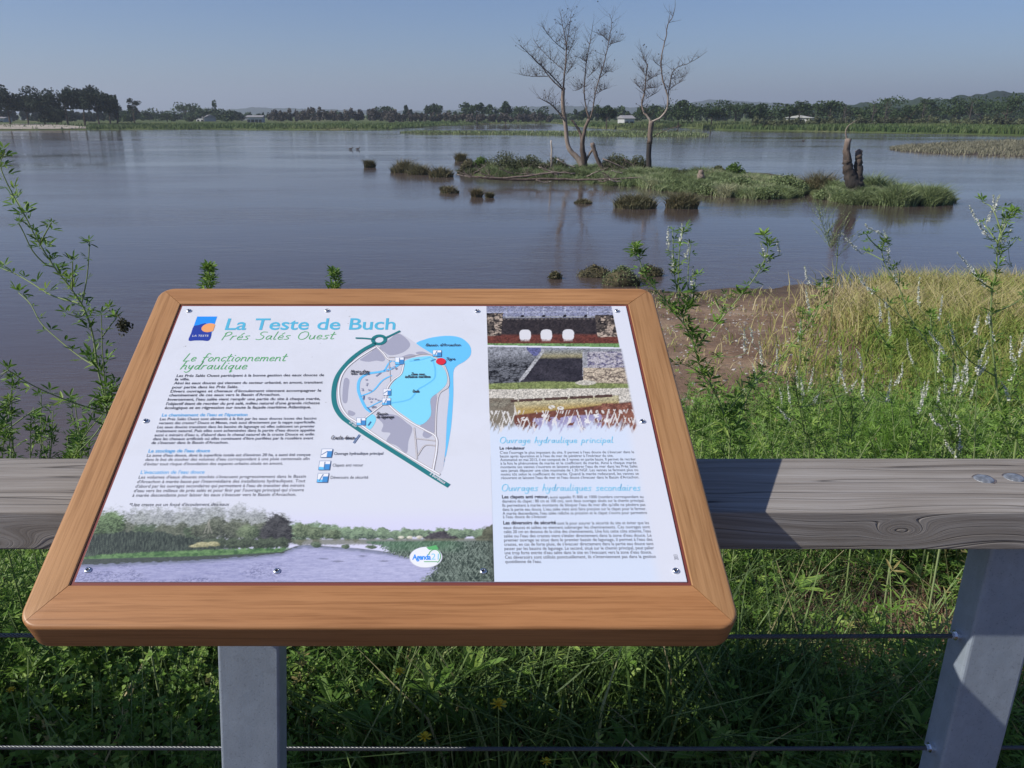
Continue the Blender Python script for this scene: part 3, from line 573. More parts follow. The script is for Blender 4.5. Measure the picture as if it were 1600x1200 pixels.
for X, Y, w, h, lab in [(577, 262, 16, 12, 'smallest brown rush tussock alone in the water far left of the island'), (632, 270, 44, 19, 'brown rush tussock with a ragged top, leftmost of the pair left of the island'),
                        (655, 273, 34, 14, 'low brown tussock joined to the ragged one left of the island'), (689, 277, 36, 15, 'rounded olive tussock just left of the island end'),
                        (703, 302, 26, 9, 'low straw coloured tussock in front of the left end of the island'), (694, 300, 10, 8, 'tiny dark tussock beside the low straw coloured one'),
                        (745, 308, 16, 11, 'dark round tussock in the water in front of the island, left of its smaller twin'), (765, 309, 11, 9, 'smaller dark tussock right of its round twin in front of the island'),
                        (912, 318, 26, 6, 'flat green tussock awash in front of the dead trees'), (720, 252, 16, 12, 'brown tussock at the back left tip of the island')]:
    clump('rush_tussock', X, Y, w, h, M['rush'], lab, 'tussock', TG, 800)
for X, Y, w, h, lab in [(995, 326, 62, 22, 'broad brown-green rush clump standing in the water in front of the lyre-shaped dead tree'), (1068, 326, 46, 22, 'upright rush clump in the water right of the broad one')]:
    clump('rush_clump', X, Y, w, h, M['rush'], lab, 'tussock', TG, 1500, bw=.018)
clump('rush_clump', 1462, 320, 60, 26, M['marsh'], 'dense green rush clump at the right tip of the island', 'tussock', TG, 1800, bw=.018)
clump('rush_clump', 1408, 322, 60, 28, M['marsh'], 'wide pale green rush clump right of the charred stump', 'tussock', TG, 1800, bw=.018)
clump('rush_clump', 1370, 306, 50, 30, M['marsh'], 'tall green rush clump just behind the charred stump', 'tussock', TG, 1400, bw=.018)
clump('rush_clump', 1285, 300, 60, 26, M['rush'], 'dark brown rush clump left of the charred stump', 'tussock', TG, 1300, bw=.018)
SG = 'shrubs on the island'
for X, Y, w, h, mt, lab in [(752, 271, 26, 24, 'brightshrub', 'bright green shrub at the left of the island'), (790, 273, 58, 33, 'shrub', 'large dark green shrub right of the bright one'), (828, 273, 44, 28, 'shrub', 'olive shrub between the large dark one and the white stick'),
                            (868, 272, 34, 24, 'shrub', 'small dark shrub left of the taller dead tree'), (965, 272, 44, 30, 'shrub', 'grey-green shrub between the two dead trees'), (998, 270, 30, 24, 'shrub', 'small shrub touching the lyre-shaped dead tree'),
                            (733, 272, 24, 22, 'rush', 'brown bush at the extreme left end of the island'),
                            (1150, 277, 28, 20, 'brightshrub', 'bright green round bush behind the middle of the island'), (1122, 277, 24, 17, 'shrub', 'dark little bush left of the bright green round one'),
                            (1060, 297, 40, 15, 'marsh', 'low rounded pale green mound in front of the lyre-shaped dead tree'), (1120, 305, 46, 17, 'marsh', 'low rounded pale green mound at the front middle of the island'), (1200, 311, 44, 16, 'marsh', 'low rounded pale green mound at the front right of the main island'), (1300, 312, 40, 16, 'marsh', 'low pale green mound left of the foot of the charred stump'),
                            (1232, 303, 60, 28, 'marsh', 'pale grey-green bush at the right of the main island'), (1160, 304, 70, 26, 'marsh', 'wide pale green bush at the middle of the island')]:
    clump('island_shrub', X, Y, w * 1.15, h * .62, M[mt], lab, 'shrub', SG, 4200, blade=False)

# ---------------------------------------------------------------- trees, scrub and houses beyond the lake
def crown_pts(n, rx, ry, rz, lobes, sq=.75):
    C = R.normal(size=(lobes, 3)); C /= np.linalg.norm(C, axis=1)[:, None]; C *= (R.random(lobes) ** .4)[:, None] * .62; C[:, 2] = C[:, 2] * .9
    k = R.integers(lobes, size=n); d = R.normal(size=(n, 3)); d /= np.linalg.norm(d, axis=1)[:, None]; rad = .18 + .30 * R.random(lobes)
    P = C[k] + d * (rad[k] * R.random(n) ** .35)[:, None]; P[:, 2] = np.where(P[:, 2] < -.5, -.5 - .3 * (P[:, 2] + .5), P[:, 2])
    return P * np.array([rx, ry, rz])
def tree_at(name, X, Ybase, wpx, hpx, D, mat, label, cat, group, kind='round', n=700, leaf=None, trunk_frac=.25):
    b = at_y(X, Ybase, D); mpp = D / FPX; w = wpx * mpp / 2; h = hpx * mpp; gz = far_z(20)
    h = h + max(0, b[2] - gz); loc = (b[0], b[1], gz - .1); t = thing(name, loc, label, cat, group); g = Geo(); g2 = Geo(); leaf = leaf or .035 * h + .12
    if kind == 'umbrella': c0, rz = .78 * h, .22 * h
    elif kind == 'column': c0, rz = .52 * h, .50 * h
    elif kind == 'shrub': c0, rz = .48 * h, .55 * h
    else: c0, rz = (trunk_frac * .5 + .5) * h, (1 - trunk_frac) * .52 * h
    P = crown_pts(n, w * 1.25, w * 1.1, rz * 1.2, 9 if kind != 'column' else 6) + np.array([0, 0, c0]); P = P[P[:, 2] > .05]
    sh = np.clip(.45 + .5 * (fbm(P[:, 0] * .5 + X, P[:, 2] * .5 + P[:, 1] * .3) - .5) * 2 + .3 * (R.random(len(P)) - .5), 0, 1)
    leafquads(g, P, leaf * (.7 + .6 * R.random(len(P))), sh)
    if kind == 'bare':
        g = Geo(); q = np.array([[0, 0, 0], [.1, 0, h * .5], [0, .1, h * .95]]); Q = smooth_path(q, 5); rr = np.linspace(.02 * h, .004 * h, len(Q)); twigs(g, Q, rr * 2, 34, h * .42, .55, .12, .6, 2)
    top = c0 if kind != 'bare' else h * .9; ph = R.uniform(-.04, .04) * h
    g2.tube([(0, 0, -.3), (ph * .4, 0, top * .4), (ph, 0, top)], [.022 * h + .04, .017 * h + .03, .008 * h + .02], 6, .3)
    for k in range(4):
        a = R.random() * 6.28; zt = top * R.uniform(.45, .75); g2.tube([(ph * .6, 0, zt), (math.cos(a) * w * .5, math.sin(a) * w * .5, zt + rz * .5)], [.009 * h + .02, .004 * h + .01], 4, .3)
    g.build('crown', mat, t); g2.build('trunk', M['bark'] if kind != 'bare' else M['bare'], t); return t

i = 0
for X, Y, w, h, k in [(-14, 190, 70, 52, 'round'), (16, 191, 56, 55, 'round'), (44, 190, 52, 48, 'round'), (70, 190, 50, 47, 'round'), (106, 192, 56, 58, 'round'), (132, 191, 54, 59, 'round'), (155, 192, 54, 52, 'round'), (172, 190, 30, 44, 'round'), (183, 189, 10, 43, 'column'), (88, 189, 50, 36, 'shrub')]:
    tree_at('pine_tree', X, Y, w, h, 185 + 5 * (i % 3), M['pine'], f'dark pine in the stand behind the sand beach, {ORD[i]} in the row' if k != 'column' else 'narrow dark columnar tree ending the pine stand', 'tree', 'pines behind the sand beach', k, 2600, .55); i += 1
tree_at('umbrella_pine', 210, 189, 24, 32, 215, M['pine'], 'lone small umbrella pine on a thin stem right of the pine stand', 'tree', None, 'umbrella', 500, .4)
tree_at('poplar', 337, 188, 9, 30, 300, M['broad'], 'single narrow poplar rising beside the far rooftops', 'tree', None, 'column', 500, .6)
far = [(205, 18, 40, 'shrub'), (235, 20, 40, 'shrub'), (262, 19, 38, 'shrub'), (292, 28, 46, 'round'), (318, 22, 36, 'round'), (355, 20, 34, 'shrub'), (372, 18, 26, 'shrub'), (300, 16, 30, 'shrub'),
       (600, 22, 30, 'round'), (637, 28, 17, 'column'), (672, 27, 22, 'round'), (686, 26, 20, 'round'), (728, 28, 32, 'round'), (745, 30, 26, 'round'), (765, 28, 34, 'round'), (790, 31, 22, 'round'), (815, 24, 34, 'round'), (845, 22, 30, 'shrub')]
for i, (X, h, w, k) in enumerate(far):
    tree_at('far_tree', X, 190, w, h, 250 + (i * 37) % 60, M['broad'], f'dark tree on the far shore left of the dead trees, {ORD[i]} from the left', 'tree', 'trees on the far shore left of the dead trees', k, 620, .75)
far2 = [(948, 24, 24, 'round'), (1030, 28, 50, 'round'), (1060, 34, 56, 'shrub'), (1082, 36, 56, 'round'), (1112, 32, 46, 'round'), (1148, 37, 52, 'round'), (1175, 30, 40, 'round'), (1200, 26, 44, 'shrub'), (1232, 33, 46, 'round'), (1262, 28, 40, 'round'), (1297, 35, 44, 'round'), (1322, 30, 40, 'round'), (1352, 34, 50, 'shrub'),
        (1385, 37, 48, 'round'), (1420, 33, 46, 'shrub'), (1450, 36, 54, 'round'), (1490, 40, 58, 'round'), (1530, 36, 60, 'round'), (1570, 40, 66, 'round'), (1612, 42, 70, 'round')]
for i, (X, h, w, k) in enumerate(far2):
    tree_at('far_tree', X, 191, w * 1.3, h, 175 + (i * 23) % 45, M['broad'], f'dark rounded tree on the far right shore, {ORD[i]} from the left', 'tree', 'trees on the far shore right of the dead trees', k, 900, .55)
for i, (X, h, w) in enumerate([(1318, 26, 20), (1362, 30, 22), (1382, 34, 26), (1440, 30, 26), (1514, 34, 28), (1248, 20, 12)]):
    tree_at('bare_tree', X, 192, w, h, 165, M['bare'], f'pale leafless tree against the far right woods, {["left of the middle group", "thin one of the middle group", "tallest of the middle group", "alone right of the middle group", "wide one nearest the right edge", "by the small white house"][i]}', 'bare tree', 'bare trees on the far right shore', 'bare', 10)
# belts of scrub that read as one mass
def belt(name, X0, X1, Y, hlo, hhi, D, depth, mat, n, leaf, label, wood=False):
    g = Geo(); k = int((X1 - X0) / 7); 
    for i in range(k):
        X = X0 + (X1 - X0) * (i + R.random()) / k; d = D + depth * R.random(); b = at_y(X, Y, d); mpp = d / FPX; h = R.uniform(hlo, hhi) * mpp; w = R.uniform(9, 17) * mpp / 2
        gz = far_z(max(0, 15)); P = crown_pts(n, w * 1.3, w * 1.3, h * .62, 6) + np.array([b[0], d, gz + h * .45]); P = P[P[:, 2] > gz - .2]
        leafquads(g, P, leaf, np.clip(.5 + 1.2 * (fbm(P[:, 0] * .2, P[:, 2] * .5) - .5) + .3 * (R.random(len(P)) - .5) + R.normal() * .08, 0, 1))
    return tag(g.build(name, mat), label, 'woods', kind='stuff')
belt('bare_scrub', 415, 620, 189, 17, 27, 262, 15, M['bare'], 260, .8, 'grey-brown leafless scrub along the far shore at left of centre')
belt('far_woods', 150, 900, 189, 9, 15, 330, 60, M['broad'], 190, 1.2, 'low dark woods all along the far shore')
belt('far_woods', 900, 2300, 190, 18, 27, 250, 60, M['broad'], 260, 1.0, 'dark belt of woods behind the right-hand far shore')
belt('bare_scrub', 600, 860, 190, 11, 19, 252, 10, M['bare'], 200, .7, 'thin brown scrub below the far trees left of the dead trees')
belt('bare_scrub', 1180, 1700, 192, 12, 20, 160, 8, M['shrub'], 260, .45, 'olive scrub edging the reeds on the right-hand far shore')
belt('far_woods', -1400, -30, 190, 25, 45, 230, 50, M['pine'], 260, 1.2, 'dark pine woods beyond the left end of the beach')
belt('far_woods', -60, 215, 190, 13, 26, 260, 40, M['pine'], 420, .9, 'dark thicket filling the gaps behind the pine stand')

def house(X, Ybase, wpx, hpx, D, label, roofmat, roof_frac=.4, windows=2, rot=0.1, wall='wall'):
    b = at_y(X, Ybase, D); mpp = D / FPX; w = wpx * mpp / 2; h = hpx * mpp; z0 = far_z(20) - .1; hw = max(.5, b[2] - z0) + h * (1 - roof_frac); hr = h * roof_frac; dp = max(3, w * .5)
    t = thing('house', (b[0], b[1], z0), label, 'house', 'houses beyond the lake'); t.rotation_euler.z = rot
    g = Geo(); g.box((-w, -dp, 0), (w, dp, hw)); g.build('wall', M[wall], t)
    g = Geo(); e = .3; V = [(-w - e, -dp - e, hw + .003), (w + e, -dp - e, hw + .003), (w + e, dp + e, hw + .003), (-w - e, dp + e, hw + .003), (-w - e, 0, hw + hr), (w + e, 0, hw + hr)]
    g.add(V, [(0, 1, 5, 4), (2, 3, 4, 5), (0, 4, 3), (1, 2, 5), (3, 2, 1, 0)]); g.build('roof', M[roofmat], t)
    for k in range(windows):
        x = -w + (k + .5) * 2 * w / windows; g = Geo(); g.box((x - .45, -dp - .03, hw - 1.9), (x + .45, -dp + .1, hw - .7)); g.build('window', M['glass'], t)
    return t
house(400, 189, 22, 8, 255, 'long low white building on the far shore beside the grey scrub', 'roof', .3, 4)
house(978, 189, 15, 8, 215, 'small house with a grey roof seen between the two dead trees', 'roof', .55, 2)
house(1248, 189, 8, 8, 190, 'small white gabled house among the trees of the right-hand shore', 'wall', .45, 1, .9)
house(322, 188, 14, 8, 290, 'white gabled cottage below the single poplar', 'roof', .5, 2, -.4)
house(6, 188, 12, 5, 260, 'white cottage under the pines at the left edge', 'roof', .4, 2)

def car(X, Y, D, label, rot=.1):
    b = at_y(X, Y, D); z0 = far_z(20) + .05; t = thing('parked_car', (b[0], b[1], z0), label, 'car', 'cars beyond the lake'); t.rotation_euler.z = rot
    prof = [(-2.1, .35), (2.1, .35), (2.1, .85), (1.3, .95), (.7, 1.42), (-1.0, 1.45), (-1.8, .98), (-2.1, .9)]
    g = Geo(); V = [(x, -.85, z) for x, z in prof] + [(x, .85, z) for x, z in prof]; n = len(prof)
    g.add(V, [tuple(range(n)), tuple(range(2 * n - 1, n - 1, -1))] + [((k + 1) % n, k, k + n, (k + 1) % n + n) for k in range(n)]); g.build('body', M['wall'], t)
    g = Geo(); g.box((-.9, -.87, 1.0), (.75, .87, 1.35)); g.build('window', M['glass'], t)
    for x in (-1.3, 1.3):
        for y in (-.8, .8): g = Geo(); g.tube([(x, y - .1, .33), (x, y + .1, .33)], .33, 12); g.build('wheel', M['dark'], t)
car(384, 189, 300, 'white car parked left of the long low white building'); car(325, 191, 300, 'white car parked below the gabled cottage', .5); car(42, 190, 320, 'white car parked at the top of the sand beach')

# small wading birds on the lake
for i, (X, Y) in enumerate([(548, 234), (559, 234), (1255, 221), (692, 200)]):
    c = at_z(X, Y, WATER_Z); t = thing('duck', tuple(c), f'small dark duck on the water, {["left one of the close pair", "right one of the close pair", "in the open water right of the dead trees", "near the far bank left of the dead trees"][i]}', 'duck', 'ducks on the lake'); t.scale = (.75,) * 3; g = Geo()
    g.tube([(-.26, 0, .07), (-.18, 0, .10), (0, 0, .11), (.12, 0, .10), (.17, 0, .16), (.19, 0, .25), (.24, 0, .27), (.31, 0, .255)], [.01, .06, .10, .08, .045, .035, .045, .012], 8, .2)
    g.build('body', M['bark'], t, True)

# mossy rocks at the water's edge behind the board
for X, Y, w, h, lab in [(930, 433, 50, 10, 'flat brown mossy rock at the water edge, leftmost of the group behind the board'), (972, 447, 56, 20, 'largest mossy rock, olive green, just above the top edge of the board'), (1018, 432, 34, 11, 'dark rock at the water edge right of the mossy ones'), (868, 436, 16, 6, 'tiny brown rock breaking the water left of the others')]:
    c = at_z(X, Y, WATER_Z); mpp = c[1] / FPX * 1.05; w *= mpp / 2; h *= mpp * 1.2; a = np.linspace(0, 2 * math.pi, 25)[:-1]; b = np.linspace(-.3, math.pi / 2, 9); g = Geo()
    A_, B_ = np.meshgrid(a, b); V = np.stack([np.cos(A_) * np.cos(B_) * w, np.sin(A_) * np.cos(B_) * w * .6, np.sin(B_) * h], -1); k = (.7 + .6 * fbm(V[..., 0] * 5 + X, V[..., 1] * 5 + V[..., 2] * 6))[..., None]; V = V * k
    F = [(r_ * 24 + q_, r_ * 24 + (q_ + 1) % 24, (r_ + 1) * 24 + (q_ + 1) % 24, (r_ + 1) * 24 + q_) for r_ in range(8) for q_ in range(24)]; g.add(V.reshape(-1, 3), F)
    t = thing('mossy_rock', (c[0], c[1] + w * .4, WATER_Z), lab, 'rock', 'rocks at the water edge'); g.build('stone', M['rock'], t, True)
    g = Geo(); n = 1400; i = R.integers(0, len(V.reshape(-1, 3)), n); P = V.reshape(-1, 3)[i] * (1 + .06 * R.random((n, 1))) + R.normal(size=(n, 3)) * .02; P = P[P[:, 2] > .015]
    leafquads(g, P, .035, R.random(len(P)) * .8 + .1); g.build('moss', M['rush' if 'brown' in lab or 'dark' in lab else 'marsh'], t)
# ---------------------------------------------------------------- information board (its own frame: u right, v up the slope, w out of the panel)
PW, PH = .841, .594
TH = math.atan2(.4435, .8968)
BO = Vector((-.5364, .9581, EYE - .6100))
board = thing('information_board', (0, 0, 0), 'tilted information board in an orange-brown wooden frame on a grey metal post', 'information board')
board.location = (-.361, 1.16, 0)
BM = Matrix.Translation(BO) @ Matrix.Rotation(TH, 4, 'X') @ Matrix.Rotation(math.radians(.0), 4, 'Z')
BL = Matrix.Translation(-board.location) @ BM
def on_board(o, w=0.0): o.matrix_local = BL @ Matrix.Translation((0, 0, w)); return o
# photo pixel -> (u, v) on the panel
_c = [((285, 479), (0, PH)), ((977, 483), (PW, PH)), ((1073, 915), (PW, 0)), ((117, 910), (0, 0))]; _A = []
for (x, y), (u, v) in _c: _A += [[x, y, 1, 0, 0, 0, -u * x, -u * y, -u], [0, 0, 0, x, y, 1, -v * x, -v * y, -v]]
HM = np.linalg.svd(np.array(_A))[2][-1].reshape(3, 3); HI = np.linalg.inv(HM)
def uv(x, y): w = HM @ np.array([x, y, 1.0]); return w[0] / w[2], w[1] / w[2]
def uvs(pts, ox=0, oy=0, sc=1): return [uv(ox + x / sc, oy + y / sc) for x, y in pts]

# frame: four mitred lengths with rounded outer arris
FW = dict(l=.0555, r=.0585, t=.0555, b=.0695); TK, RR, CR = .054, .0055, .029; W0 = .0022
U0, U1, V0, V1 = -.0055, PW + .0055, -.0055, PH + .0055
OU0, OU1, OV0, OV1 = -FW['l'], PW + FW['r'], -FW['b'], PH + FW['t']
def corner(cx, cy, a0, a1, k=5): return [((cx + CR * math.cos(a), cy + CR * math.sin(a)), (math.cos(a), math.sin(a))) for a in np.linspace(a0, a1, k)]
def member(name, inner0, inner1, c0, c1, nrm, mat):
    st = [(inner0, p, n) for p, n in c0]; m = 14; pa, pb = c0[-1][0], c1[0][0]
    for k in range(1, m): t = k / m; st.append(((inner0[0] * (1 - t) + inner1[0] * t, inner0[1] * (1 - t) + inner1[1] * t), (pa[0] * (1 - t) + pb[0] * t, pa[1] * (1 - t) + pb[1] * t), nrm))
    st += [(inner1, p, n) for p, n in c1]; prof = []
    for I, O, n in st:
        o = lambda d: (O[0] - n[0] * d, O[1] - n[1] * d)
        ring = [(I[0], I[1], -TK + W0), (I[0], I[1], W0 - .0012), (I[0] + (O[0] - I[0]) * .02, I[1] + (O[1] - I[1]) * .02, W0)]
        for a in np.linspace(0, math.pi / 2, 6): q = o(RR * (1 - math.sin(a))); ring.append((q[0], q[1], W0 - RR * (1 - math.cos(a))))
        for a in np.linspace(0, math.pi / 2, 4): q = o(.006 * (1 - math.cos(a))); ring.append((q[0], q[1], W0 - TK + .006 * (1 - math.sin(a))))
        prof.append(ring)
    V = np.array(prof); a, b = V.shape[:2]; i = np.arange(a - 1)[:, None] * b; j = np.arange(b)[None]; j2 = (j + 1) % b
    F = np.stack([i + j, i + j2, i + b + j2, i + b + j], -1).reshape(-1, 4); g = Geo(); g.add(V.reshape(-1, 3), F)
    g.F.append(np.array([list(range(b))])); g.M.append(np.array([0])); g.F.append(np.array([list(range((a - 1) * b, a * b))[::-1]])); g.M.append(np.array([0]))
    o = on_board(g.build(name, mat, board, True)); md = o.modifiers.new('edge', 'EDGE_SPLIT'); md.split_angle = math.radians(40); return o
q4 = math.pi / 4; e = .0008
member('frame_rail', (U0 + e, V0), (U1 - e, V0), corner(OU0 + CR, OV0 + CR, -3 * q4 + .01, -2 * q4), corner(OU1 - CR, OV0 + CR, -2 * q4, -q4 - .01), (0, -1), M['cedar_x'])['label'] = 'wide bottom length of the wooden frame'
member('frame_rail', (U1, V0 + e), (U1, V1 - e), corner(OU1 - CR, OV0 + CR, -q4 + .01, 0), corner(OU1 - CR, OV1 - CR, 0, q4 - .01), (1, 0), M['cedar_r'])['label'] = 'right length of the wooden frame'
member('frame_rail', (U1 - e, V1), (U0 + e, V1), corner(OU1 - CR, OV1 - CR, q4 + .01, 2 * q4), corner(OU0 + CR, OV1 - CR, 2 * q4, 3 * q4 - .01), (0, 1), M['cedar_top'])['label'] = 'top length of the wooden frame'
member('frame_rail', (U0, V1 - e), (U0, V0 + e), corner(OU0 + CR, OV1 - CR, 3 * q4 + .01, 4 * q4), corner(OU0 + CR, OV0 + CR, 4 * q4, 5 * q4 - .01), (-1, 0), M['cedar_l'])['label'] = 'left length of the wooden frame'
g = Geo(); g.box((U0 + .0005, V0 + .0005, -.030), (U1 - .0005, V1 - .0005, -.0004)); on_board(g.build('backing', M['rim'], board))
g = Geo(); g.box((0, 0, -.0003), (PW, PH, .0012)); panel = g.build('panel', M['white'], board); on_board(panel); tag(panel, 'white printed laminate panel')
PZ = .0013
def on_panel(o, layer=0): o.parent = panel; o.location = (0, 0, PZ + .00012 * layer); return o
for x, y in [(295, 487), (511, 488), (745, 490), (963, 491), (228, 659), (1003, 664), (138, 892), (433, 895), (755, 897), (1055, 898)]:
    u, v = uv(x, y); sc_ = Geo(); a = np.arange(16) * math.pi / 8
    prof = [(.0052, .0013), (.0050, .0024), (.0040, .0037), (.0026, .0041), (.0022, .0040), (.0022, .0022)]
    V = [(r_ * math.cos(t), r_ * math.sin(t), z) for r_, z in prof for t in a]; n = 16
    F = [(k * n + j, k * n + (j + 1) % n, (k + 1) * n + (j + 1) % n, (k + 1) * n + j) for k in range(5) for j in range(n)]; sc_.add(V, F)
    so = sc_.build('screw', M['steel'], board, True); so.matrix_local = BL @ Matrix.Translation((u, v, 0))
    so_ = Geo(); so_.add([(.0022 * math.cos(t), .0022 * math.sin(t), .0024) for t in a[::-1]], [tuple(range(16))[::-1]]); so_.build('socket', M['dark'], so)
# post and bracket
g = Geo()
def bevel_box(g, lo, hi, b, m=0):        # vertical tube with rounded long edges
    x0, y0, z0 = lo; x1, y1, z1 = hi; P = []
    for cx, cy, a0 in ((x1 - b, y1 - b, 0), (x0 + b, y1 - b, 90), (x0 + b, y0 + b, 180), (x1 - b, y0 + b, 270)):
        P += [(cx + b * math.cos(math.radians(a0 + k * 30)), cy + b * math.sin(math.radians(a0 + k * 30))) for k in range(4)]
    n = len(P); V = [(x, y, z0) for x, y in P] + [(x, y, z1) for x, y in P]
    g.add(V, [(k, (k + 1) % n, n + (k + 1) % n, n + k) for k in range(n)] + [tuple(range(n))[::-1], tuple(range(n, 2 * n))], .5, m)
bevel_box(g, (-.052, -.03, -1.25), (.052, .03, -.001), .005); po = g.build('post', M['galv'], board); po.location = (.0165, .0, 1.062); po.rotation_euler.y = math.radians(4.0)
g = Geo(); g.box((.12, .06, -.036), (.26, .40, -.0305)); g.box((.12, .06, -.075), (.125, .40, -.036)); g.box((.255, .06, -.075), (.26, .40, -.036)); on_board(g.build('bracket', M['galv'], board))

# ---- lettering: geometry made with Blender's own font, mapped on the panel line by line
_cache = {}
def glyph(ch, bold):
    k = (ch, bold)
    if k not in _cache:
        cu = bpy.data.curves.new('t', 'FONT'); cu.body = ch + '|'; cu.size = 1; cu.resolution_u = 3; cu.offset = bold; cu.fill_mode = 'FRONT'
        o = bpy.data.objects.new('t', cu); me = o.to_mesh(); V = np.empty(len(me.vertices) * 3); me.vertices.foreach_get('co', V); V = V.reshape(-1, 3)
        F = [tuple(p.vertices) for p in me.polygons]; o.to_mesh_clear()
        # split off the bar that measures the advance
        lab = list(range(len(V)))
        def find(a):
            while lab[a] != a: lab[a] = lab[lab[a]]; a = lab[a]
            return a
        for f in F:
            for b in f[1:]: lab[find(b)] = find(f[0])
        comp = {}; 
        for i_ in range(len(V)): comp.setdefault(find(i_), []).append(i_)
        bar = max(comp.values(), key=lambda c: V[c, 0].min()); bs = set(bar); keep = [i_ for i_ in range(len(V)) if i_ not in bs]; mp = {a: b for b, a in enumerate(keep)}
        _cache[k] = (V[keep], [tuple(mp[a] for a in f) for f in F if f[0] not in bs], V[bar, 0].min()); bpy.data.objects.remove(o); bpy.data.curves.remove(cu)
    return _cache[k]
_bar0 = None
def text(g, s_, p0, p1, cap, bold=.0, m=0, r=.5):
    """one line from p0 to p1 (panel u, v), capitals cap metres high"""
    global _bar0
    if _bar0 is None: _bar0 = glyph('', 0.0)[2]
    x = 0; VS = []; FS = []; n = 0
    for ch in s_:
        if ch == ' ': x += .30; continue
        V, F, adv = glyph(ch, bold)
        if len(V): VS.append(V[:, :2] + (x, 0)); FS += [tuple(a + n for a in f) for f in F]; n += len(V)
        x += adv - _bar0
    V = np.concatenate(VS); V[:, 0] -= V[:, 0].min(); V[:, 0] /= V[:, 0].max(); p0 = np.array(p0); p1 = np.array(p1); d = p1 - p0; L = np.hypot(*d); nrm = np.array([-d[1], d[0]]) / L
    Q = p0 + V[:, :1] * d + V[:, 1:] / .73 * cap * nrm; g.add(np.concatenate([Q, np.zeros((len(Q), 1))], 1), FS, r, m)
def lines(g, rows_, ox, oy, sc, cap, bold, m=0):
    for s_, x0, x1, y in rows_: text(g, s_, uv(ox + x0 / sc, oy + y / sc), uv(ox + x1 / sc, oy + y / sc), cap, bold, m)

INK = dict(sky=m_flat('ink_sky_blue', rgb(92, 184, 216)), green=m_flat('ink_green', rgb(98, 178, 110)), black=m_flat('ink_black', rgb(66, 66, 76)), grey=m_flat('ink_grey', rgb(92, 92, 102)), blue=m_flat('ink_blue', rgb(84, 176, 232)),
           lblue=m_flat('ink_light_blue', rgb(130, 208, 238)), teal=m_flat('ink_teal', rgb(42, 124, 130)), lake=m_flat('ink_lake', rgb(134, 216, 242)), sea=m_flat('ink_sea', rgb(108, 196, 246)), land=m_flat('ink_land', rgb(206, 206, 216)),
           urban=m_flat('ink_urban', rgb(166, 166, 184)), white=m_flat('ink_white', rgb(238, 238, 244)), road=m_flat('ink_road_edge', rgb(176, 166, 164)), red=m_flat('ink_red', rgb(222, 48, 66)), navy=m_flat('ink_navy', rgb(44, 66, 160)), azure=m_flat('ink_azure', rgb(42, 146, 240)),
           orange=m_flat('ink_orange', rgb(242, 168, 110)), deep=m_flat('ink_deep_blue', rgb(74, 144, 206)), steelblue=m_flat('ink_steel_blue', rgb(92, 120, 160)))

g = Geo(); text(g, 'La Teste de Buch', uv(351, 516.5), uv(617, 517.5), .0335, .012); on_panel(g.build('title_lettering', INK['sky']), 2)['label'] = 'large sky blue title lettering'
g = Geo(); Lp = (100, 450, 2.963)
lines(g, [('Les Prés Salés Ouest participent à la bonne gestion des eaux douces de', 520, 1203, 415), ('la ville.', 513, 580, 431), ('Ainsi les eaux douces qui viennent du secteur urbanisé, en amont, transitent', 508, 1197, 449), ('pour partie dans les Prés Salés.', 500, 806, 468),
          ("Divers ouvrages et chenaux d'écoulement viennent accompagner le", 492, 1190, 487), ("cheminement de ces eaux vers le Bassin d'Arcachon.", 486, 1000, 505), ("Inversement, l'eau salée vient remplir une partie du site à chaque marée,", 479, 1185, 525),
          ("l'objectif étant de recréer du pré salé, milieu naturel d'une grande richesse", 472, 1183, 545), ('écologique et en régression sur toute la façade maritime Atlantique.', 465, 1143, 564)], *Lp, .0066, .012)
on_panel(g.build('paragraph_lettering', INK['black']), 2)['label'] = 'bold black paragraph at the top left'
g = Geo()
lines(g, [('Les Prés Salés Ouest sont alimentés à la fois par les eaux douces issues des bassins', 443, 1168, 616), ('versants des crastes* Douce et Menan, mais aussi directement par la nappe superficielle.', 438, 1163, 634), ('Les eaux douces transitent dans les bassins de lagunage où elles subissent un premier', 431, 1160, 653),
          ("traitement naturel. Puis elles sont acheminées dans la partie d'eau douce appelée", 425, 1160, 671), ("aussi « miroirs d'eau », d'abord dans le chenal naturel de la craste Douce et enfin", 418, 1157, 690), ("dans les chenaux artificiels où elles continuent d'être purifiées par la roselière avant", 411, 1153, 708), ("de s'évacuer dans le Bassin d'Arcachon.", 404, 760, 726),
          ("La zone d'eau douce, dont la superficie totale est d'environ 20 ha, a aussi été conçue", 383, 1140, 785), ("dans le but de stocker des volumes d'eau correspondant à une pluie centennale afin", 376, 1136, 804), ("d'éviter tout risque d'inondation des espaces urbains situés en amont.", 368, 1013, 825),
          ("Les volumes d'eaux douces stockés s'évacuent progressivement dans le Bassin", 345, 1120, 886), ("d'Arcachon à marée basse par l'intermédiaire des installations hydrauliques. Tout", 338, 1117, 907), ("d'abord par les ouvrages secondaires qui permettent à l'eau de transiter des miroirs", 330, 1113, 928), ("d'eau vers les milieux de prés salés et pour finir par l'ouvrage principal qui s'ouvre", 323, 1110, 949), ("à marée descendante pour laisser les eaux s'évacuer vers le Bassin d'Arcachon.", 316, 1075, 970),
          ("*Une craste est un fossé d'écoulement des eaux", 301, 765, 1014), ('Ouvrage hydraulique principal', 1250, 1477, 781), ('Clapets anti retour', 1243, 1385, 835), ('Déversoirs de sécurité', 1234, 1408, 892)], *Lp, .0062, .004)
on_panel(g.build('paragraph_lettering', INK['grey']), 3)['label'] = 'grey paragraphs and map key at the left'
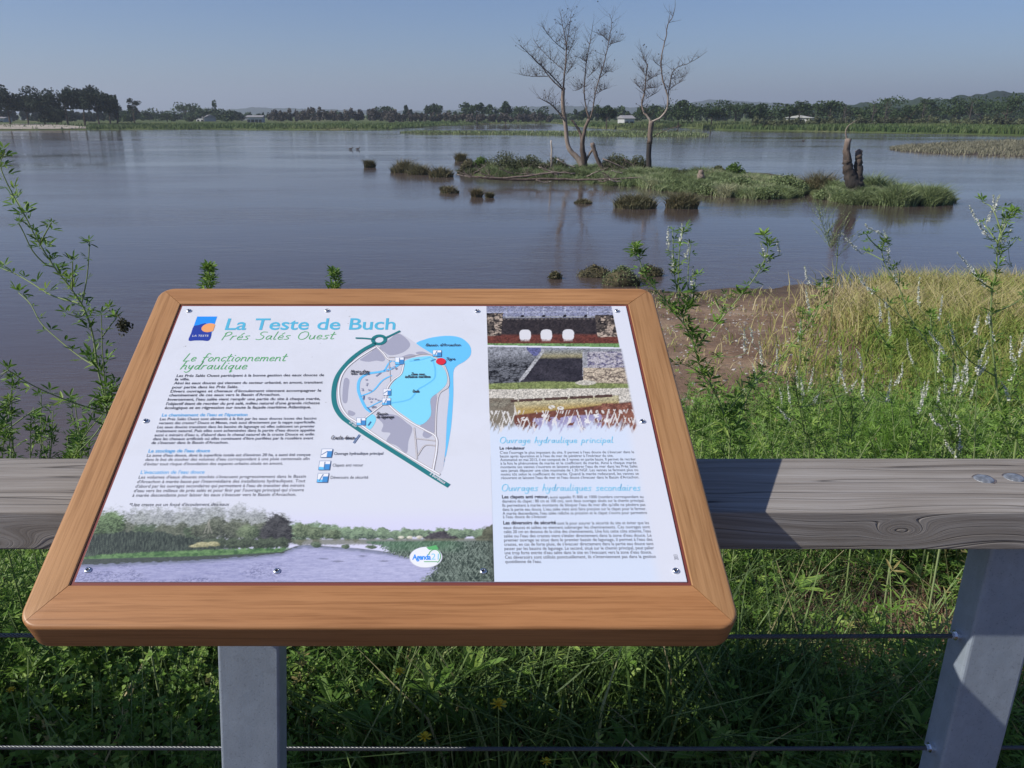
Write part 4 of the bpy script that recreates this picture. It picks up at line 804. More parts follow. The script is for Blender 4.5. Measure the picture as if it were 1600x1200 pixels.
for row_, w_ in [(("Le cheminement de l'eau et l'épuration", 452, 848, 598), 'upper'), (("Le stockage de l'eau douce", 390, 675, 765), 'middle'), (("L'évacuation de l'eau douce", 354, 650, 864), 'lower')]:
    g = Geo(); lines(g, [row_], *Lp, .0072, .012); on_panel(g.build('heading_lettering', INK['blue']), 2)['label'] = w_ + ' blue paragraph heading'
g = Geo(); Rp = (760, 670, 4.8)
lines(g, [("C'est l'ouvrage le plus imposant du site. Il permet à l'eau douce de s'évacuer dans le", 100, 1105, 208), ("bassin après épuration et à l'eau de mer de pénétrer à l'intérieur du site.", 101, 950, 235), ('Automatisé en mai 2013, il est composé de 3 vannes en partie basse. Il permet de recréer', 103, 1118, 262), ('à la fois le phénomène de marée et le coefficient de marée. Ainsi à chaque marée', 104, 1122, 289),
          ("montante ses vannes s'ouvrent et laissent pénétrer l'eau de mer dans les Prés Salés", 105, 1130, 316), ('sans jamais dépasser une côte maximale de 1.30 NGF. Les vannes se ferment plus ou', 107, 1135, 343), ('moins tôt selon le coefficient de marée. Quand la marée redescend, les vannes se', 108, 1140, 371), ("réouvrent et laissent l'eau de mer et l'eau douce s'évacuer dans le Bassin d'Arcachon.", 109, 1142, 398),
          ('aussi appelés Fl 800 et 1000 (nombre correspondant au', 476, 1175, 545), ('diamètre du clapet : 80 cm et 100 cm), sont deux ouvrages situés sur le chemin principal.', 118, 1182, 574), ("Ils permettent à marée montante de bloquer l'eau de mer afin qu'elle ne pénètre pas", 119, 1190, 605), ("dans la partie eau douce. L'eau salée vient ainsi faire pression sur le clapet pour le fermer.", 120, 1196, 636),
          ("A marée descendante, l'eau salée relâche sa pression et le clapet s'ouvre pour permettre", 121, 1202, 666), ("à l'eau douce de s'évacuer", 123, 452, 692), ('sont là pour assurer la sécurité du site et éviter que les', 531, 1217, 742), ('eaux douces et salées ne viennent submerger les cheminements. Ces ouvrages sont', 128, 1224, 773),
          ("calés 20 cm en dessous de la côte des cheminements. Une fois cette côte atteinte, l'eau", 130, 1230, 804), ("salée ou l'eau des crastes vient s'étaler directement dans la zone d'eau douce. Le", 131, 1236, 836), ("premier ouvrage se situe dans le premier bassin de lagunage, il permet à l'eau des", 132, 1243, 867), ("crastes, en cas de forte pluie, de s'évacuer directement dans la partie eau douce sans", 134, 1250, 899),
          ('passer par les bassins de lagunage. Le second, situé sur le chemin principal, peut palier', 135, 1255, 931), ("une trop forte entrée d'eau salée dans le site en l'évacuant vers la zone d'eau douce.", 137, 1238, 963), ("Ces déversoirs sont utilisés ponctuellement, ils n'interviennent pas dans la gestion", 139, 1268, 996), ("quotidienne de l'eau.", 141, 412, 1029)], *Rp, .0056, .0)
text(g, '2013', uv(760 + 1437 / 4.8, 670 + 1010 / 4.8), uv(760 + 1428 / 4.8, 670 + 972 / 4.8), .006, .0)
on_panel(g.build('paragraph_lettering', INK['grey']), 3)['label'] = 'small grey paragraphs in the pale blue column at the right'
g = Geo(); lines(g, [('Le régulateur', 98, 288, 176), ('Les clapets anti retour,', 116, 467, 543), ('Les déversoirs de sécurité', 126, 522, 739)], *Rp, .0064, .018)
on_panel(g.build('paragraph_lettering', INK['black']), 4)['label'] = 'bold black opening words in the right column'

# handwritten headings: thin pen strokes
ST = {'P': (.62, [[(.12, 0), (.2, .95)], [(.1, .8), (.3, 1), (.55, .95), (.6, .72), (.4, .52), (.16, .48)]]), 'r': (.42, [[(.05, 0), (.12, .5)], [(.1, .3), (.2, .46), (.38, .5)]]), 'e': (.46, [[(.08, .26), (.38, .3), (.34, .48), (.16, .48), (.06, .22), (.16, .02), (.44, .08)]]),
      'é': (.46, [[(.08, .26), (.38, .3), (.34, .48), (.16, .48), (.06, .22), (.16, .02), (.44, .08)], [(.22, .66), (.38, .85)]]), 's': (.42, [[(.38, .5), (.14, .46), (.12, .34), (.32, .2), (.28, .04), (.02, .02)]]),
      'S': (.62, [[(.62, .95), (.3, .98), (.14, .8), (.24, .6), (.5, .42), (.48, .14), (.24, 0), (0, .06)]]), 'a': (.5, [[(.4, .46), (.16, .46), (.05, .2), (.16, .02), (.36, .2), (.42, .48), (.4, .1), (.5, .02)]]), 'l': (.26, [[(.16, 1), (.08, .2), (.12, .02), (.26, .06)]]),
      'O': (.82, [[(.4, .98), (.12, .8), (.06, .35), (.26, .02), (.6, .06), (.78, .5), (.64, .9), (.34, .96)]]), 'u': (.5, [[(.06, .5), (.06, .14), (.18, .01), (.36, .14), (.42, .5), (.42, .1), (.5, .02)]]), 't': (.38, [[(.2, .9), (.12, .14), (.2, .01), (.36, .06)], [(0, .56), (.38, .62)]]),
      'L': (.6, [[(.24, 1), (.08, .1), (.1, .02), (.58, .06)]]), 'f': (.44, [[(.5, .92), (.34, 1), (.22, .86), (.1, -.1)], [(0, .48), (.4, .54)]]), 'o': (.48, [[(.2, .5), (.05, .3), (.12, .03), (.34, .05), (.42, .36), (.24, .5)]]),
      'n': (.52, [[(.04, .5), (.04, 0)], [(.05, .3), (.2, .48), (.38, .44), (.42, .08), (.5, .02)]]), 'c': (.42, [[(.4, .44), (.2, .5), (.05, .26), (.16, .02), (.42, .08)]]), 'i': (.22, [[(.1, .5), (.06, .08), (.2, .02)], [(.14, .72), (.16, .76)]]),
      'm': (.74, [[(.04, .5), (.04, 0)], [(.05, .3), (.2, .48), (.34, .42), (.34, 0)], [(.35, .3), (.5, .48), (.64, .42), (.66, .06), (.74, .02)]]), 'h': (.5, [[(.16, 1), (.04, 0)], [(.08, .3), (.24, .48), (.4, .42), (.4, .06), (.5, .02)]]),
      'y': (.48, [[(.06, .5), (.1, .16), (.26, .1), (.4, .5), (.3, -.2), (.1, -.38), (-.08, -.28)]]), 'd': (.5, [[(.4, .44), (.16, .46), (.05, .2), (.16, .02), (.34, .14), (.5, 1), (.4, .1), (.5, .02)]]), 'q': (.5, [[(.4, .44), (.16, .46), (.05, .2), (.16, .04), (.36, .2), (.42, .5), (.34, -.36), (.48, -.2)]]),
      'v': (.42, [[(.04, .5), (.16, .02), (.4, .52)]]), 'g': (.48, [[(.4, .44), (.16, .46), (.05, .22), (.16, .05), (.36, .2), (.42, .5), (.32, -.26), (.1, -.38), (-.06, -.26)]]), 'p': (.5, [[(.1, .5), (.0, -.38)], [(.08, .34), (.24, .5), (.42, .4), (.36, .1), (.14, .04)]]),
      'B': (.62, [[(.1, 0), (.2, .98), (.5, .96), (.5, .62), (.2, .52), (.56, .46), (.56, .12), (.1, .0)]]), "'": (.16, [[(.1, .95), (.06, .72)]]), 'A': (.7, [[(0, 0), (.4, 1), (.56, 0)], [(.14, .36), (.54, .38)]]), 'T': (.6, [[(0, .95), (.6, 1)], [(.32, .96), (.24, 0)]]), 'C': (.6, [[(.58, .86), (.34, 1), (.1, .6), (.14, .12), (.36, 0), (.6, .1)]]),
      'z': (.4, [[(.04, .48), (.38, .5), (.02, .02), (.4, .04)]]), 'Z': (.6, [[(.04, .95), (.58, .98), (.02, .02), (.6, .04)]]), 'M': (.8, [[(0, 0), (.14, 1), (.36, .2), (.66, 1), (.72, 0)]])}
def pen_line(g, P, w, r=.5, m=0, cap=True):   # flat stroke
    P = np.asarray(P, float); T = np.gradient(P, axis=0); T /= np.linalg.norm(T, axis=1)[:, None] + 1e-12; N_ = np.stack([-T[:, 1], T[:, 0]], 1); w = np.broadcast_to(w, (len(P),))[:, None]
    if cap: P = P.copy(); P[0] -= T[0] * w[0] * .35; P[-1] += T[-1] * w[-1] * .35
    V = np.concatenate([P + N_ * w / 2, P - N_ * w / 2]); V = np.concatenate([V, np.zeros((len(V), 1))], 1); k = len(P)
    g.add(V, [(i, k + i, k + i + 1, i + 1) for i in range(k - 1)], r, m)
def hand(g, s_, p0, p1, cap, pen, slant=.18):
    x = 0; S_ = []
    for ch in s_:
        if ch == ' ': x += .5; continue
        w_, sts = ST[ch]; S_ += [[(x + a + slant * b, b) for a, b in st_] for st_ in sts]; x += w_ + .09
    p0 = np.array(p0); p1 = np.array(p1); d = p1 - p0; L = np.hypot(*d); nrm = np.array([-d[1], d[0]]) / L; z0 = len(g.V)
    for k, st_ in enumerate(S_):
        a = smooth_path(np.array(st_), 4) if len(st_) > 2 else np.array(st_, float); Q = p0 + a[:, :1] / x * d + a[:, 1:] * cap * nrm; n0 = g.n; pen_line(g, Q, pen); g.V[-1][:, 2] = (k % 5) * 1.2e-5
for s_, p0, p1, cap, pen, ink, lay in [('Prés Salés Ouest', (344, 532.5), (523, 532), .0215, .0016, 'green', 2), ('Le fonctionnement', (285, 565.5), (447, 566), .0200, .0017, 'green', 2), ('hydraulique', (281, 578), (386, 578.5), .0200, .0017, 'green', 2),
                                       ('Ouvrage hydraulique principal', (780, 696.5), (958, 697), .0130, .0012, 'lblue', 4), ('Ouvrages hydrauliques secondaires', (783, 771.5), (1001, 772), .0130, .0012, 'lblue', 4)]:
    g = Geo(); hand(g, s_, uv(*p0), uv(*p1), cap, pen); on_panel(g.build('handwritten_heading', INK[ink]), lay)

# ---- the map
def tri_poly(g, P, m=0):
    from mathutils.geometry import tessellate_polygon
    P = [Vector((a, b, 0)) for a, b in P]; F = tessellate_polygon([P]); g.add([tuple(p) for p in P], [tuple(f) for f in F], .5, m)
def blob(g, pts, n=4):
    P = np.array(pts + [pts[0]], float); k = len(pts); Q = np.vstack([P[-2], P, P[1]]); out = []
    for i in range(1, k + 1):
        for t in np.arange(n) / n: out.append(.5 * (2 * Q[i] + (Q[i + 1] - Q[i - 1]) * t + (2 * Q[i - 1] - 5 * Q[i] + 4 * Q[i + 1] - Q[i + 2]) * t ** 2 + (3 * Q[i] - Q[i - 1] - 3 * Q[i + 1] + Q[i + 2]) * t ** 3))
    tri_poly(g, [tuple(q) for q in out])
mp = (500, 480, 4)

def mlayer(name, mat, layer, polys=(), curves=(), straight=(), extra=None):
    g = Geo()
    for p in polys: blob(g, uvs(p, *mp))
    for p in straight: tri_poly(g, uvs(p, *mp))
    for p, w_ in curves: pen_line(g, smooth_path(uvs(p, *mp), 6), w_)
    if extra: extra(g)
    return on_panel(g.build(name, INK[mat]), layer)
S4 = .00031      # metres on the panel per crop pixel
mlayer('map_sea', 'sea', 1, [[(600, 245), (650, 215), (720, 198), (810, 192), (885, 208), (935, 255), (940, 310), (905, 350), (855, 380), (832, 420), (832, 560), (818, 760), (785, 950), (765, 1030), (740, 1040), (730, 900), (740, 600), (760, 400), (690, 320)]])
mlayer('map_land', 'land', 2, [], straight=[[(350, 250), (490, 168), (560, 210), (625, 258), (700, 305), (772, 372), (800, 440), (806, 560), (792, 720), (784, 900), (768, 1030), (740, 1062), (600, 985), (480, 905), (300, 785), (170, 725), (112, 650), (96, 560), (104, 470), (150, 380), (230, 310)]])
for p_ in [[(370, 262), (430, 215), (490, 176), (562, 240), (522, 292), (440, 312), (400, 290)], [(345, 262), (322, 288), (268, 325), (250, 342), (300, 352), (350, 345), (392, 350), (402, 325)], [(360, 700), (400, 680), (480, 690), (540, 735), (576, 772), (552, 850), (540, 925), (480, 880), (415, 850), (440, 800), (385, 790), (395, 745)],
                          [(722, 548), (730, 610), (726, 700), (716, 792), (672, 832), (640, 815), (652, 772), (625, 755), (690, 700), (680, 600)], [(150, 462), (182, 465), (176, 530), (168, 605), (140, 592)], [(180, 655), (220, 672), (206, 690), (176, 682)], [(495, 330), (560, 305), (600, 318), (520, 340)], [(600, 295), (640, 290), (680, 308), (610, 306)]]:
    mlayer('map_urban', 'urban', 3, [p_])
mlayer('map_lake', 'lake', 4, [[(515, 365), (560, 335), (640, 322), (700, 322), (745, 365), (785, 420), (790, 490), (740, 545), (690, 590), (692, 690), (625, 750), (540, 700), (440, 620), (430, 545), (450, 490), (505, 430)], [(292, 700), (330, 682), (350, 715), (320, 770), (290, 775)]])
mlayer('map_channel', 'sea', 5, curves=[([(500, 365), (450, 395), (380, 415), (300, 428), (250, 460), (238, 520), (255, 580), (285, 640), (318, 668)], 16 * S4), ([(445, 440), (390, 470), (330, 535), (255, 568)], 9 * S4), ([(400, 590), (330, 625), (300, 640)], 7 * S4), ([(400, 410), (440, 350), (480, 355)], 9 * S4),
                                        ([(700, 335), (718, 400), (712, 460), (660, 500), (610, 530), (560, 588), (460, 610), (425, 605)], 9 * S4), ([(690, 325), (620, 345), (560, 350)], 7 * S4)])
roads = [([(345, 262), (230, 335), (150, 410), (118, 500), (124, 610), (170, 690), (240, 738), (400, 850), (600, 975), (745, 1060)], 14), ([(352, 258), (395, 300), (428, 338), (505, 345)], 12), ([(522, 368), (505, 430), (455, 470), (420, 520), (408, 600)], 12), ([(400, 615), (340, 660), (280, 706)], 12),
         ([(430, 625), (490, 680), (570, 735), (660, 785), (722, 825), (728, 900), (706, 1030)], 13), ([(778, 382), (798, 440), (800, 510), (745, 555), (728, 640), (722, 760), (722, 822)], 9), ([(600, 835), (660, 842), (722, 850)], 8), ([(722, 880), (655, 880), (610, 940)], 8), ([(588, 770), (598, 860), (606, 962)], 8)]
mlayer('map_road_edge', 'road', 6, curves=[(p, w_ * S4) for p, w_ in roads] + [([(430, 342), (436, 410), (440, 480)], 4 * S4), ([(430, 325), (540, 325), (640, 308), (700, 315), (760, 350)], 5 * S4)])
mlayer('map_road', 'white', 7, curves=[(p, (w_ - 6) * S4) for p, w_ in roads])
def ring_(g):
    u, v = uvs([(368, 216)], *mp)[0]; a = np.linspace(0, 2 * math.pi, 40); pen_line(g, [(u + .0112 * math.cos(t), v + .0112 * math.sin(t)) for t in a], .0066, cap=False)
mlayer('map_main_road', 'teal', 8, curves=[([(340, 240), (260, 285), (180, 350), (110, 440), (86, 530), (92, 620), (130, 690), (190, 740), (300, 815), (450, 910), (600, 1005), (700, 1070), (795, 1128)], 25 * S4), ([(225, 204), (275, 206), (335, 212)], 11 * S4), ([(405, 205), (450, 185), (495, 163)], 13 * S4)], extra=ring_)
ic = [((470, 328), (522, 370)), ((705, 285), (756, 322)), ((396, 526), (442, 564)), ((390, 584), (440, 624)), ((230, 706), (284, 750)), ((6, 900), (70, 950)), ((-8, 975), (58, 1028)), ((-18, 1052), (46, 1106))]
def boxes(f):
    out = []
    for (x0, y0), (x1, y1) in ic: out.append([(x0 + (x1 - x0) * a + (0 if y0 < 800 else 8 * (1 - b)), y0 + (y1 - y0) * b) for a, b in f])
    return out
for k, ((x0, y0), (x1, y1)) in enumerate(ic):
    sk = 8 if y0 > 800 else 0; f_ = lambda q: [(x0 + (x1 - x0) * a + sk * (1 - b), y0 + (y1 - y0) * b) for a, b in q]; g = Geo()
    def put(q, m, z): tri_poly(g, uvs(f_(q), *mp), m); g.V[-1][:, 2] = z
    put([(-.04, -.05), (1.04, -.05), (1.04, 1.05), (-.04, 1.05)], 0, 0); put([(0, 0), (1, 0), (1, 1), (0, 1)], 1, .00008)
    if k % 3 == 2: put([(0, .7), (.55, .25), (.55, 1), (0, 1)][::-1], 1, .00016); put([(.55, .25), (1, .25), (1, 1), (.55, 1)], 2, .00016); g.n; pen_line(g, uvs(f_([(.05, .7), (.55, .28)]), *mp), .0014, .5, 0); g.V[-1][:, 2] = .00024
    else: put([(0, .66), (.5, .72), (.5, 1), (0, 1)], 3, .00016); put([(.5, .35), (1, .35), (1, 1), (.5, 1)], 2, .00016); pen_line(g, uvs(f_([(.5, .12), (.5 - .3 * (k % 2), .85)]), *mp), .0014, .5, 0); g.V[-1][:, 2] = .00024
    on_panel(g.build('map_symbol', [INK['steelblue'], INK['white'], INK['deep'], INK['sea']]), 9)
for c_, w_ in [([(210, 860), (245, 812)], 7), ([(295, 640), (320, 666)], 6), ([(350, 444), (378, 424)], 5), ([(300, 752), (316, 730)], 5), ([(270, 590), (274, 566)], 5), ([(585, 345), (618, 340)], 4), ([(690, 352), (718, 340)], 4)]:
    g = Geo(); pen_line(g, uvs(c_, *mp), w_ * S4); on_panel(g.build('map_arrow', INK['steelblue']), 12)
def circ(g):
    u, v = uvs([(754, 355)], *mp)[0]; tri_poly(g, [(u + .0086 * math.cos(t), v + .0086 * math.sin(t)) for t in np.arange(28) * math.pi / 14])
mlayer('map_marker', 'red', 12, extra=circ)
for s_, x0, x1, y in [("Bassin d'Arcachon", 658, 878, 258), ('Tigre', 786, 842, 346), ('Zone sous', 568, 652, 440), ('influence maritime', 530, 688, 456), ('Craste', 578, 618, 548), ('Craste douce', 68, 216, 838), ('Bassin', 352, 424, 688), ('de lagunage', 352, 460, 707), ("Miroirs d'eau", 192, 308, 421), ('eau douce', 192, 308, 434)]:
    g = Geo(); hand(g, s_, uvs([(x0, y)], *mp)[0], uvs([(x1, y)], *mp)[0], .0062 if y < 800 else .0075, .0011); on_panel(g.build('map_lettering', INK['black']), 13)
for s_, p0, p1, c_ in [('D 650', (182, 737), (222, 766), .0042), ('à Bordeaux', (684, 1062), (778, 1124), .0050)]: g = Geo(); text(g, s_, uvs([p0], *mp)[0], uvs([p1], *mp)[0], c_, .01); on_panel(g.build('map_lettering', INK['white']), 13)
g = Geo()
for k in range(26):
    x, y = [(R.uniform(250, 320), R.uniform(465, 545)), (R.uniform(295, 375), R.uniform(570, 610)), (R.uniform(415, 475), R.uniform(385, 412)), (R.uniform(325, 350), R.uniform(625, 640))][k % 4]; u, v = uvs([(x, y)], *mp)[0]; tri_poly(g, [(u + R.uniform(.0012, .003) * math.cos(t), v + R.uniform(.0012, .0026) * math.sin(t)) for t in np.arange(6) * 1.047])
on_panel(g.build('map_islet', INK['urban']), 9)

# town logo
a = uv(308, 495.5); b = uv(339, 533); lw, lh = uv(339.5, 495)[0] - a[0], a[1] - uv(296, 533)[1]; lu, lv = a[0], a[1] - lh
g = Geo(); tri_poly(g, [(lu, lv), (lu + lw, lv), (lu + lw, lv + lh), (lu, lv + lh)]); on_panel(g.build('logo_sky', INK['azure']), 1)
g = Geo(); blob(g, [(lu + .0001, lv + .0001), (lu + lw * .33, lv + .0001), (lu + lw * .66, lv + .0001), (lu + lw - .0001, lv + .0001), (lu + lw - .0001, lv + lh * .3), (lu + lw * .8, lv + lh * .42), (lu + lw * .6, lv + lh * .68), (lu + lw * .45, lv + lh * .7), (lu + lw * .2, lv + lh * .63), (lu + .0001, lv + lh * .58), (lu + .0001, lv + lh * .3)], 3); on_panel(g.build('logo_dune', INK['navy']), 2)
g = Geo(); tri_poly(g, [(min(lu + lw * .78 + lw * .36 * math.cos(t), lu + lw * (1.04 if abs(math.sin(t)) < .8 else 1)), lv + lh * .52 + lh * .185 * math.sin(t)) for t in np.arange(40) * math.pi / 20]); on_panel(g.build('logo_sun', INK['orange']), 3)
g = Geo(); text(g, 'LA TESTE', (lu + lw * .12, lv + lh * .15), (lu + lw * .9, lv + lh * .15), .0052, .0); on_panel(g.build('logo_lettering', INK['white']), 4)
# oval programme badge
bu, bv = uv(665.5, 874.5)
def oval(g, k): tri_poly(g, [(bu + .0222 * k * math.cos(t), bv + .0165 * k * math.sin(t)) for t in np.arange(48) * math.pi / 24])
g = Geo(); oval(g, 1.05); on_panel(g.build('badge_border', INK['land']), 3)
g = Geo(); oval(g, 1); on_panel(g.build('badge', INK['white']), 4)
g = Geo(); text(g, 'Agenda', (bu - .019, bv - .004), (bu + .007, bv - .004), .0088, .03); on_panel(g.build('badge_lettering', INK['azure']), 5)
g = Geo(); text(g, '21', (bu + .0078, bv - .004), (bu + .018, bv - .004), .0105, .0); on_panel(g.build('badge_lettering', INK['lblue']), 5)
g = Geo(); pen_line(g, [(bu + .012 + .0085 * math.cos(t), bv + .001 + .0115 * math.sin(t)) for t in np.linspace(-1.0, 2.9, 20)], .0012); tri_poly(g, [(bu + .004, bv + .012), (bu + .018, bv + .013), (bu + .014, bv + .020), (bu + .0, bv + .016)]); pen_line(g, [(bu - .002, bv - .0075), (bu + .016, bv - .0075)], .0012); on_panel(g.build('badge_arrow', INK['green']), 6)

# ---- printed photographs: colour per point of a fine flat grid
def paint_grid(name, u0, u1, v0, v1, step, fn, layer, label):
    nu = int((u1 - u0) / step) + 1; nv = int((v1 - v0) / step) + 1; UU, VV = np.meshgrid(np.linspace(u0, u1, nu), np.linspace(v0, v1, nv), indexing='ij')
    w = HI @ np.stack([UU.ravel(), VV.ravel(), np.ones(UU.size)]); X = w[0] / w[2]; Y = w[1] / w[2]; C = fn(X, Y, UU.ravel(), VV.ravel())
    g = Geo(); i = np.arange(nu - 1)[:, None] * nv; j = np.arange(nv - 1)[None]; F = np.stack([i + j, i + nv + j, i + nv + j + 1, i + j + 1], -1).reshape(-1, 4)
    g.add(np.stack([UU.ravel(), VV.ravel(), 0 * UU.ravel()], 1), F); o = g.build(name, M['print'], col=np.clip(C, 0, 1)); on_panel(o, layer); o['label'] = label; return o
WHITE = np.array([.704, .717, .788])
def col(*c): return s2l(np.array(c) / 255.0) * .93
def mix(A, B, t): t = np.asarray(t)[:, None]; return A * (1 - t) + B * t
def bottom_photo(X, Y, U, V):
    n = len(X); Z = lambda *c: np.repeat(col(*c)[None], n, 0); r_ = np.random.default_rng(5); nf = fbm(X * .5, Y * .8, 4); nm = fbm(X * .16, Y * .28, 4); ng = vnoise(X * 1.1, Y * 1.6)
    C = mix(np.repeat(WHITE[None], n, 0), Z(222, 220, 243), sstep(790, 832, Y))
    def crown(C, cx, cy, rx, ry, dark, light, soft=.30, alpha=1.0):
        ex = (X - cx) / rx; ey = (Y - cy) / ry; d = np.sqrt(ex ** 2 + ey ** 2) + .55 * (nm - .5) + .35 * (nf - .5); k = (1 - sstep(1 - soft, 1.0, d)) * alpha
        t = np.clip(.42 - .42 * ey - .28 * ex + 1.5 * (nf - .5) + .9 * (nm - .5) + .25 * (ng - .5), 0, 1); return mix(C, mix(Z(*dark), Z(*light), t), k)
    # far bank, misty trees, then the darker ones in front
    for x in np.arange(440, 790, 9): C = crown(C, x + r_.uniform(-4, 4), np.interp(x, [440, 520, 600, 790], [834, 834, 838, 838]) + r_.uniform(-2, 2), r_.uniform(9, 16), np.interp(x, [440, 520, 600, 790], [22, 14, 9, 9]) * r_.uniform(.8, 1.2), (76, 90, 80), (150, 172, 140))
    for x in np.arange(180, 450, 14): C = crown(C, x + r_.uniform(-6, 6), 822 + r_.uniform(-4, 4), r_.uniform(18, 28), np.interp(x, [180, 300, 370, 400, 450], [32, 36, 44, 24, 22]) * r_.uniform(.85, 1.1), (104, 108, 108), (186, 190, 186), .6, .85)
    for cx, cy, rx, ry in ((372, 800, 20, 16), (250, 806, 26, 16), (300, 803, 22, 14), (395, 806, 14, 8)): C = crown(C, cx, cy, rx, ry, (140, 144, 146), (208, 210, 212), .8, .75)
    for x in np.arange(120, 450, 15): C = crown(C, x + r_.uniform(-5, 5), 832 + r_.uniform(-5, 5), r_.uniform(16, 25), r_.uniform(13, 24), (52, 58, 54), (124, 130, 112) if r_.random() < .6 else (104, 122, 96), .35, .95)
    for cx, cy, rx, ry in ((150, 822, 26, 24), (178, 818, 22, 22)): C = crown(C, cx, cy, rx, ry, (58, 72, 54), (136, 160, 118), .3)
    for cx, cy, rx, ry in ((432, 828, 24, 26), (446, 838, 16, 20), (418, 840, 18, 18)): C = crown(C, cx, cy, rx, ry, (38, 38, 44), (92, 92, 94), .25)
    for cx, cy, rx, ry in ((388, 834, 20, 14), (472, 832, 18, 14), (494, 836, 16, 12), (520, 838, 16, 9)): C = crown(C, cx, cy, rx, ry, (66, 78, 64), (142, 156, 124), .3)
    for cx, cy, rx, ry in ((686, 843, 24, 10), (676, 847, 16, 7), (700, 846, 18, 7)): C = crown(C, cx, cy, rx, ry, (46, 42, 50), (98, 94, 98), .25)
    for cx, cy, rx, ry in ((768, 842, 18, 20), (756, 850, 16, 12)): C = crown(C, cx, cy, rx, ry, (56, 58, 52), (116, 118, 98), .3)
    for cx in (627, 640, 655): C = crown(C, cx, 843, 6, 3, (190, 184, 160), (236, 232, 216), .3)
    for tx, sl, L in ((326, .10, 16), (329, -.35, 10), (322, .4, 10)): C = mix(C, Z(166, 164, 152), .75 * np.exp(-((X - tx - (828 - Y) * sl) / .8) ** 2) * ((Y > 828 - L) & (Y < 836)))
    for x in np.arange(290, 455, 11): C = crown(C, x + r_.uniform(-4, 4), 852 + r_.uniform(-2, 2), r_.uniform(11, 16), r_.uniform(8, 12), (44, 52, 48), (100, 112, 92), .3)
    bush = np.interp(X, [110, 140, 200, 260, 300, 330, 380, 420], [838, 834, 830, 832, 840, 852, 858, 866]) + 9 * (nm - .5); st = vnoise(X * 1.2, Y * .22 + X * .3); C = mix(C, mix(Z(46, 54, 54), Z(104, 116, 104), np.clip(1.1 * (st - .2) * (.4 + nf), 0, 1)), sstep(0, 3, Y - bush) * (1 - sstep(330, 420, X)))
    for cx, cy, rx, ry in ((318, 853, 16, 5), (334, 852, 12, 5), (304, 855, 10, 3)): C = crown(C, cx, cy, rx, ry, (142, 140, 104), (206, 200, 158), .4)
    C = mix(C, mix(Z(96, 104, 90), Z(142, 140, 118), nf), .85 * sstep(446, 470, X) * sstep(844, 847, Y + 2 * (nf - .5)) * (1 - sstep(852, 856, Y + 3 * (nf - .5))))
    bank = np.interp(X, [110, 170, 250, 350, 440, 455, 480], [872, 866, 862, 859, 857, 857, 860]) + 5 * (nf - .5); C = mix(C, mix(Z(70, 104, 68), Z(132, 168, 112), np.clip(1.6 * (nm - .3) + .5 * (ng - .5), 0, 1)), sstep(0, 2.5, Y - bank) * (1 - sstep(440, 470, X)))
    shore = np.interp(X, [110, 200, 300, 380, 440, 462, 480, 560, 600, 640, 680], [874, 872, 870, 867, 864, 855, 853, 859, 864, 872, 884]); C = mix(C, mix(Z(58, 66, 64), Z(92, 100, 98), nf), sstep(0, 2, Y - shore))
    wl = shore + np.interp(X, [110, 200, 300, 400, 470, 560], [10, 8, 7, 4, 1.5, 1]) + 5 * (fbm(X * .12, Y * .8) - .5); rip = fbm(X * .09, Y * 1.1, 4); fine = vnoise(X * .5 + Y * .6, Y * 2.2)
    water = mix(Z(142, 144, 184), Z(192, 192, 222), np.clip(.25 + 1.0 * (rip - .35) + .35 * sstep(300, 620, X) + .3 * (fine - .5), 0, 1)); patch = sstep(.46, .6, fbm(X * .02 + 3, Y * .07, 3)) * (1 - sstep(400, 470, X)); water = mix(water, Z(112, 114, 148), .65 * patch * (fine < .45))
    water = mix(water, Z(108, 116, 132), .7 * np.exp(-((Y - wl - 2) / 3) ** 2)); C = mix(C, water, sstep(0, 1.5, Y - wl))
    for cx, cy, rx in ((505, 876, 14), (528, 880, 18), (566, 872, 12), (600, 880, 16)): C = mix(C, Z(100, 104, 122), .6 * (1 - sstep(.4, 1, np.abs(X - cx) / rx + np.abs(Y - cy) / 2.0 + .5 * (nf - .5))))
    for cx, cy, rx, ry in ((494, 854, 9, 5), (540, 857, 8, 4), (580, 858, 12, 3)): C = crown(C, cx, cy, rx, ry, (70, 84, 70), (128, 142, 118), .3)
    reed = sstep(0, 6, X - np.interp(Y, [846, 852, 858, 868, 876, 884, 895, 915], [556, 574, 596, 606, 634, 668, 676, 650]) + 34 * (nf - .5)) * sstep(847, 851, Y); s1 = vnoise(X * .9 + Y * .55, Y * .3); s2 = vnoise(X * .8 - Y * .5 + 40, Y * .3 + 9)
    C = mix(C, mix(Z(52, 64, 58), Z(150, 164, 150), np.clip((np.maximum(s1, s2) - .42) * 1.9 * (.35 + nf), 0, 1)), reed); C = mix(C, mix(Z(76, 108, 84), Z(112, 150, 116), s1), .6 * reed * (1 - sstep(856, 872, Y)) * (1 - sstep(690, 740, X))); return mix(C, Z(52, 54, 50), .5 * sstep(752, 776, X) * sstep(834, 850, Y))
uR = uv(772, 905)[0]
paint_grid('photograph', .0002, uR, .0002, .225, .0010, bottom_photo, 1, 'printed photograph of trees, reeds and a lavender pond along the bottom')
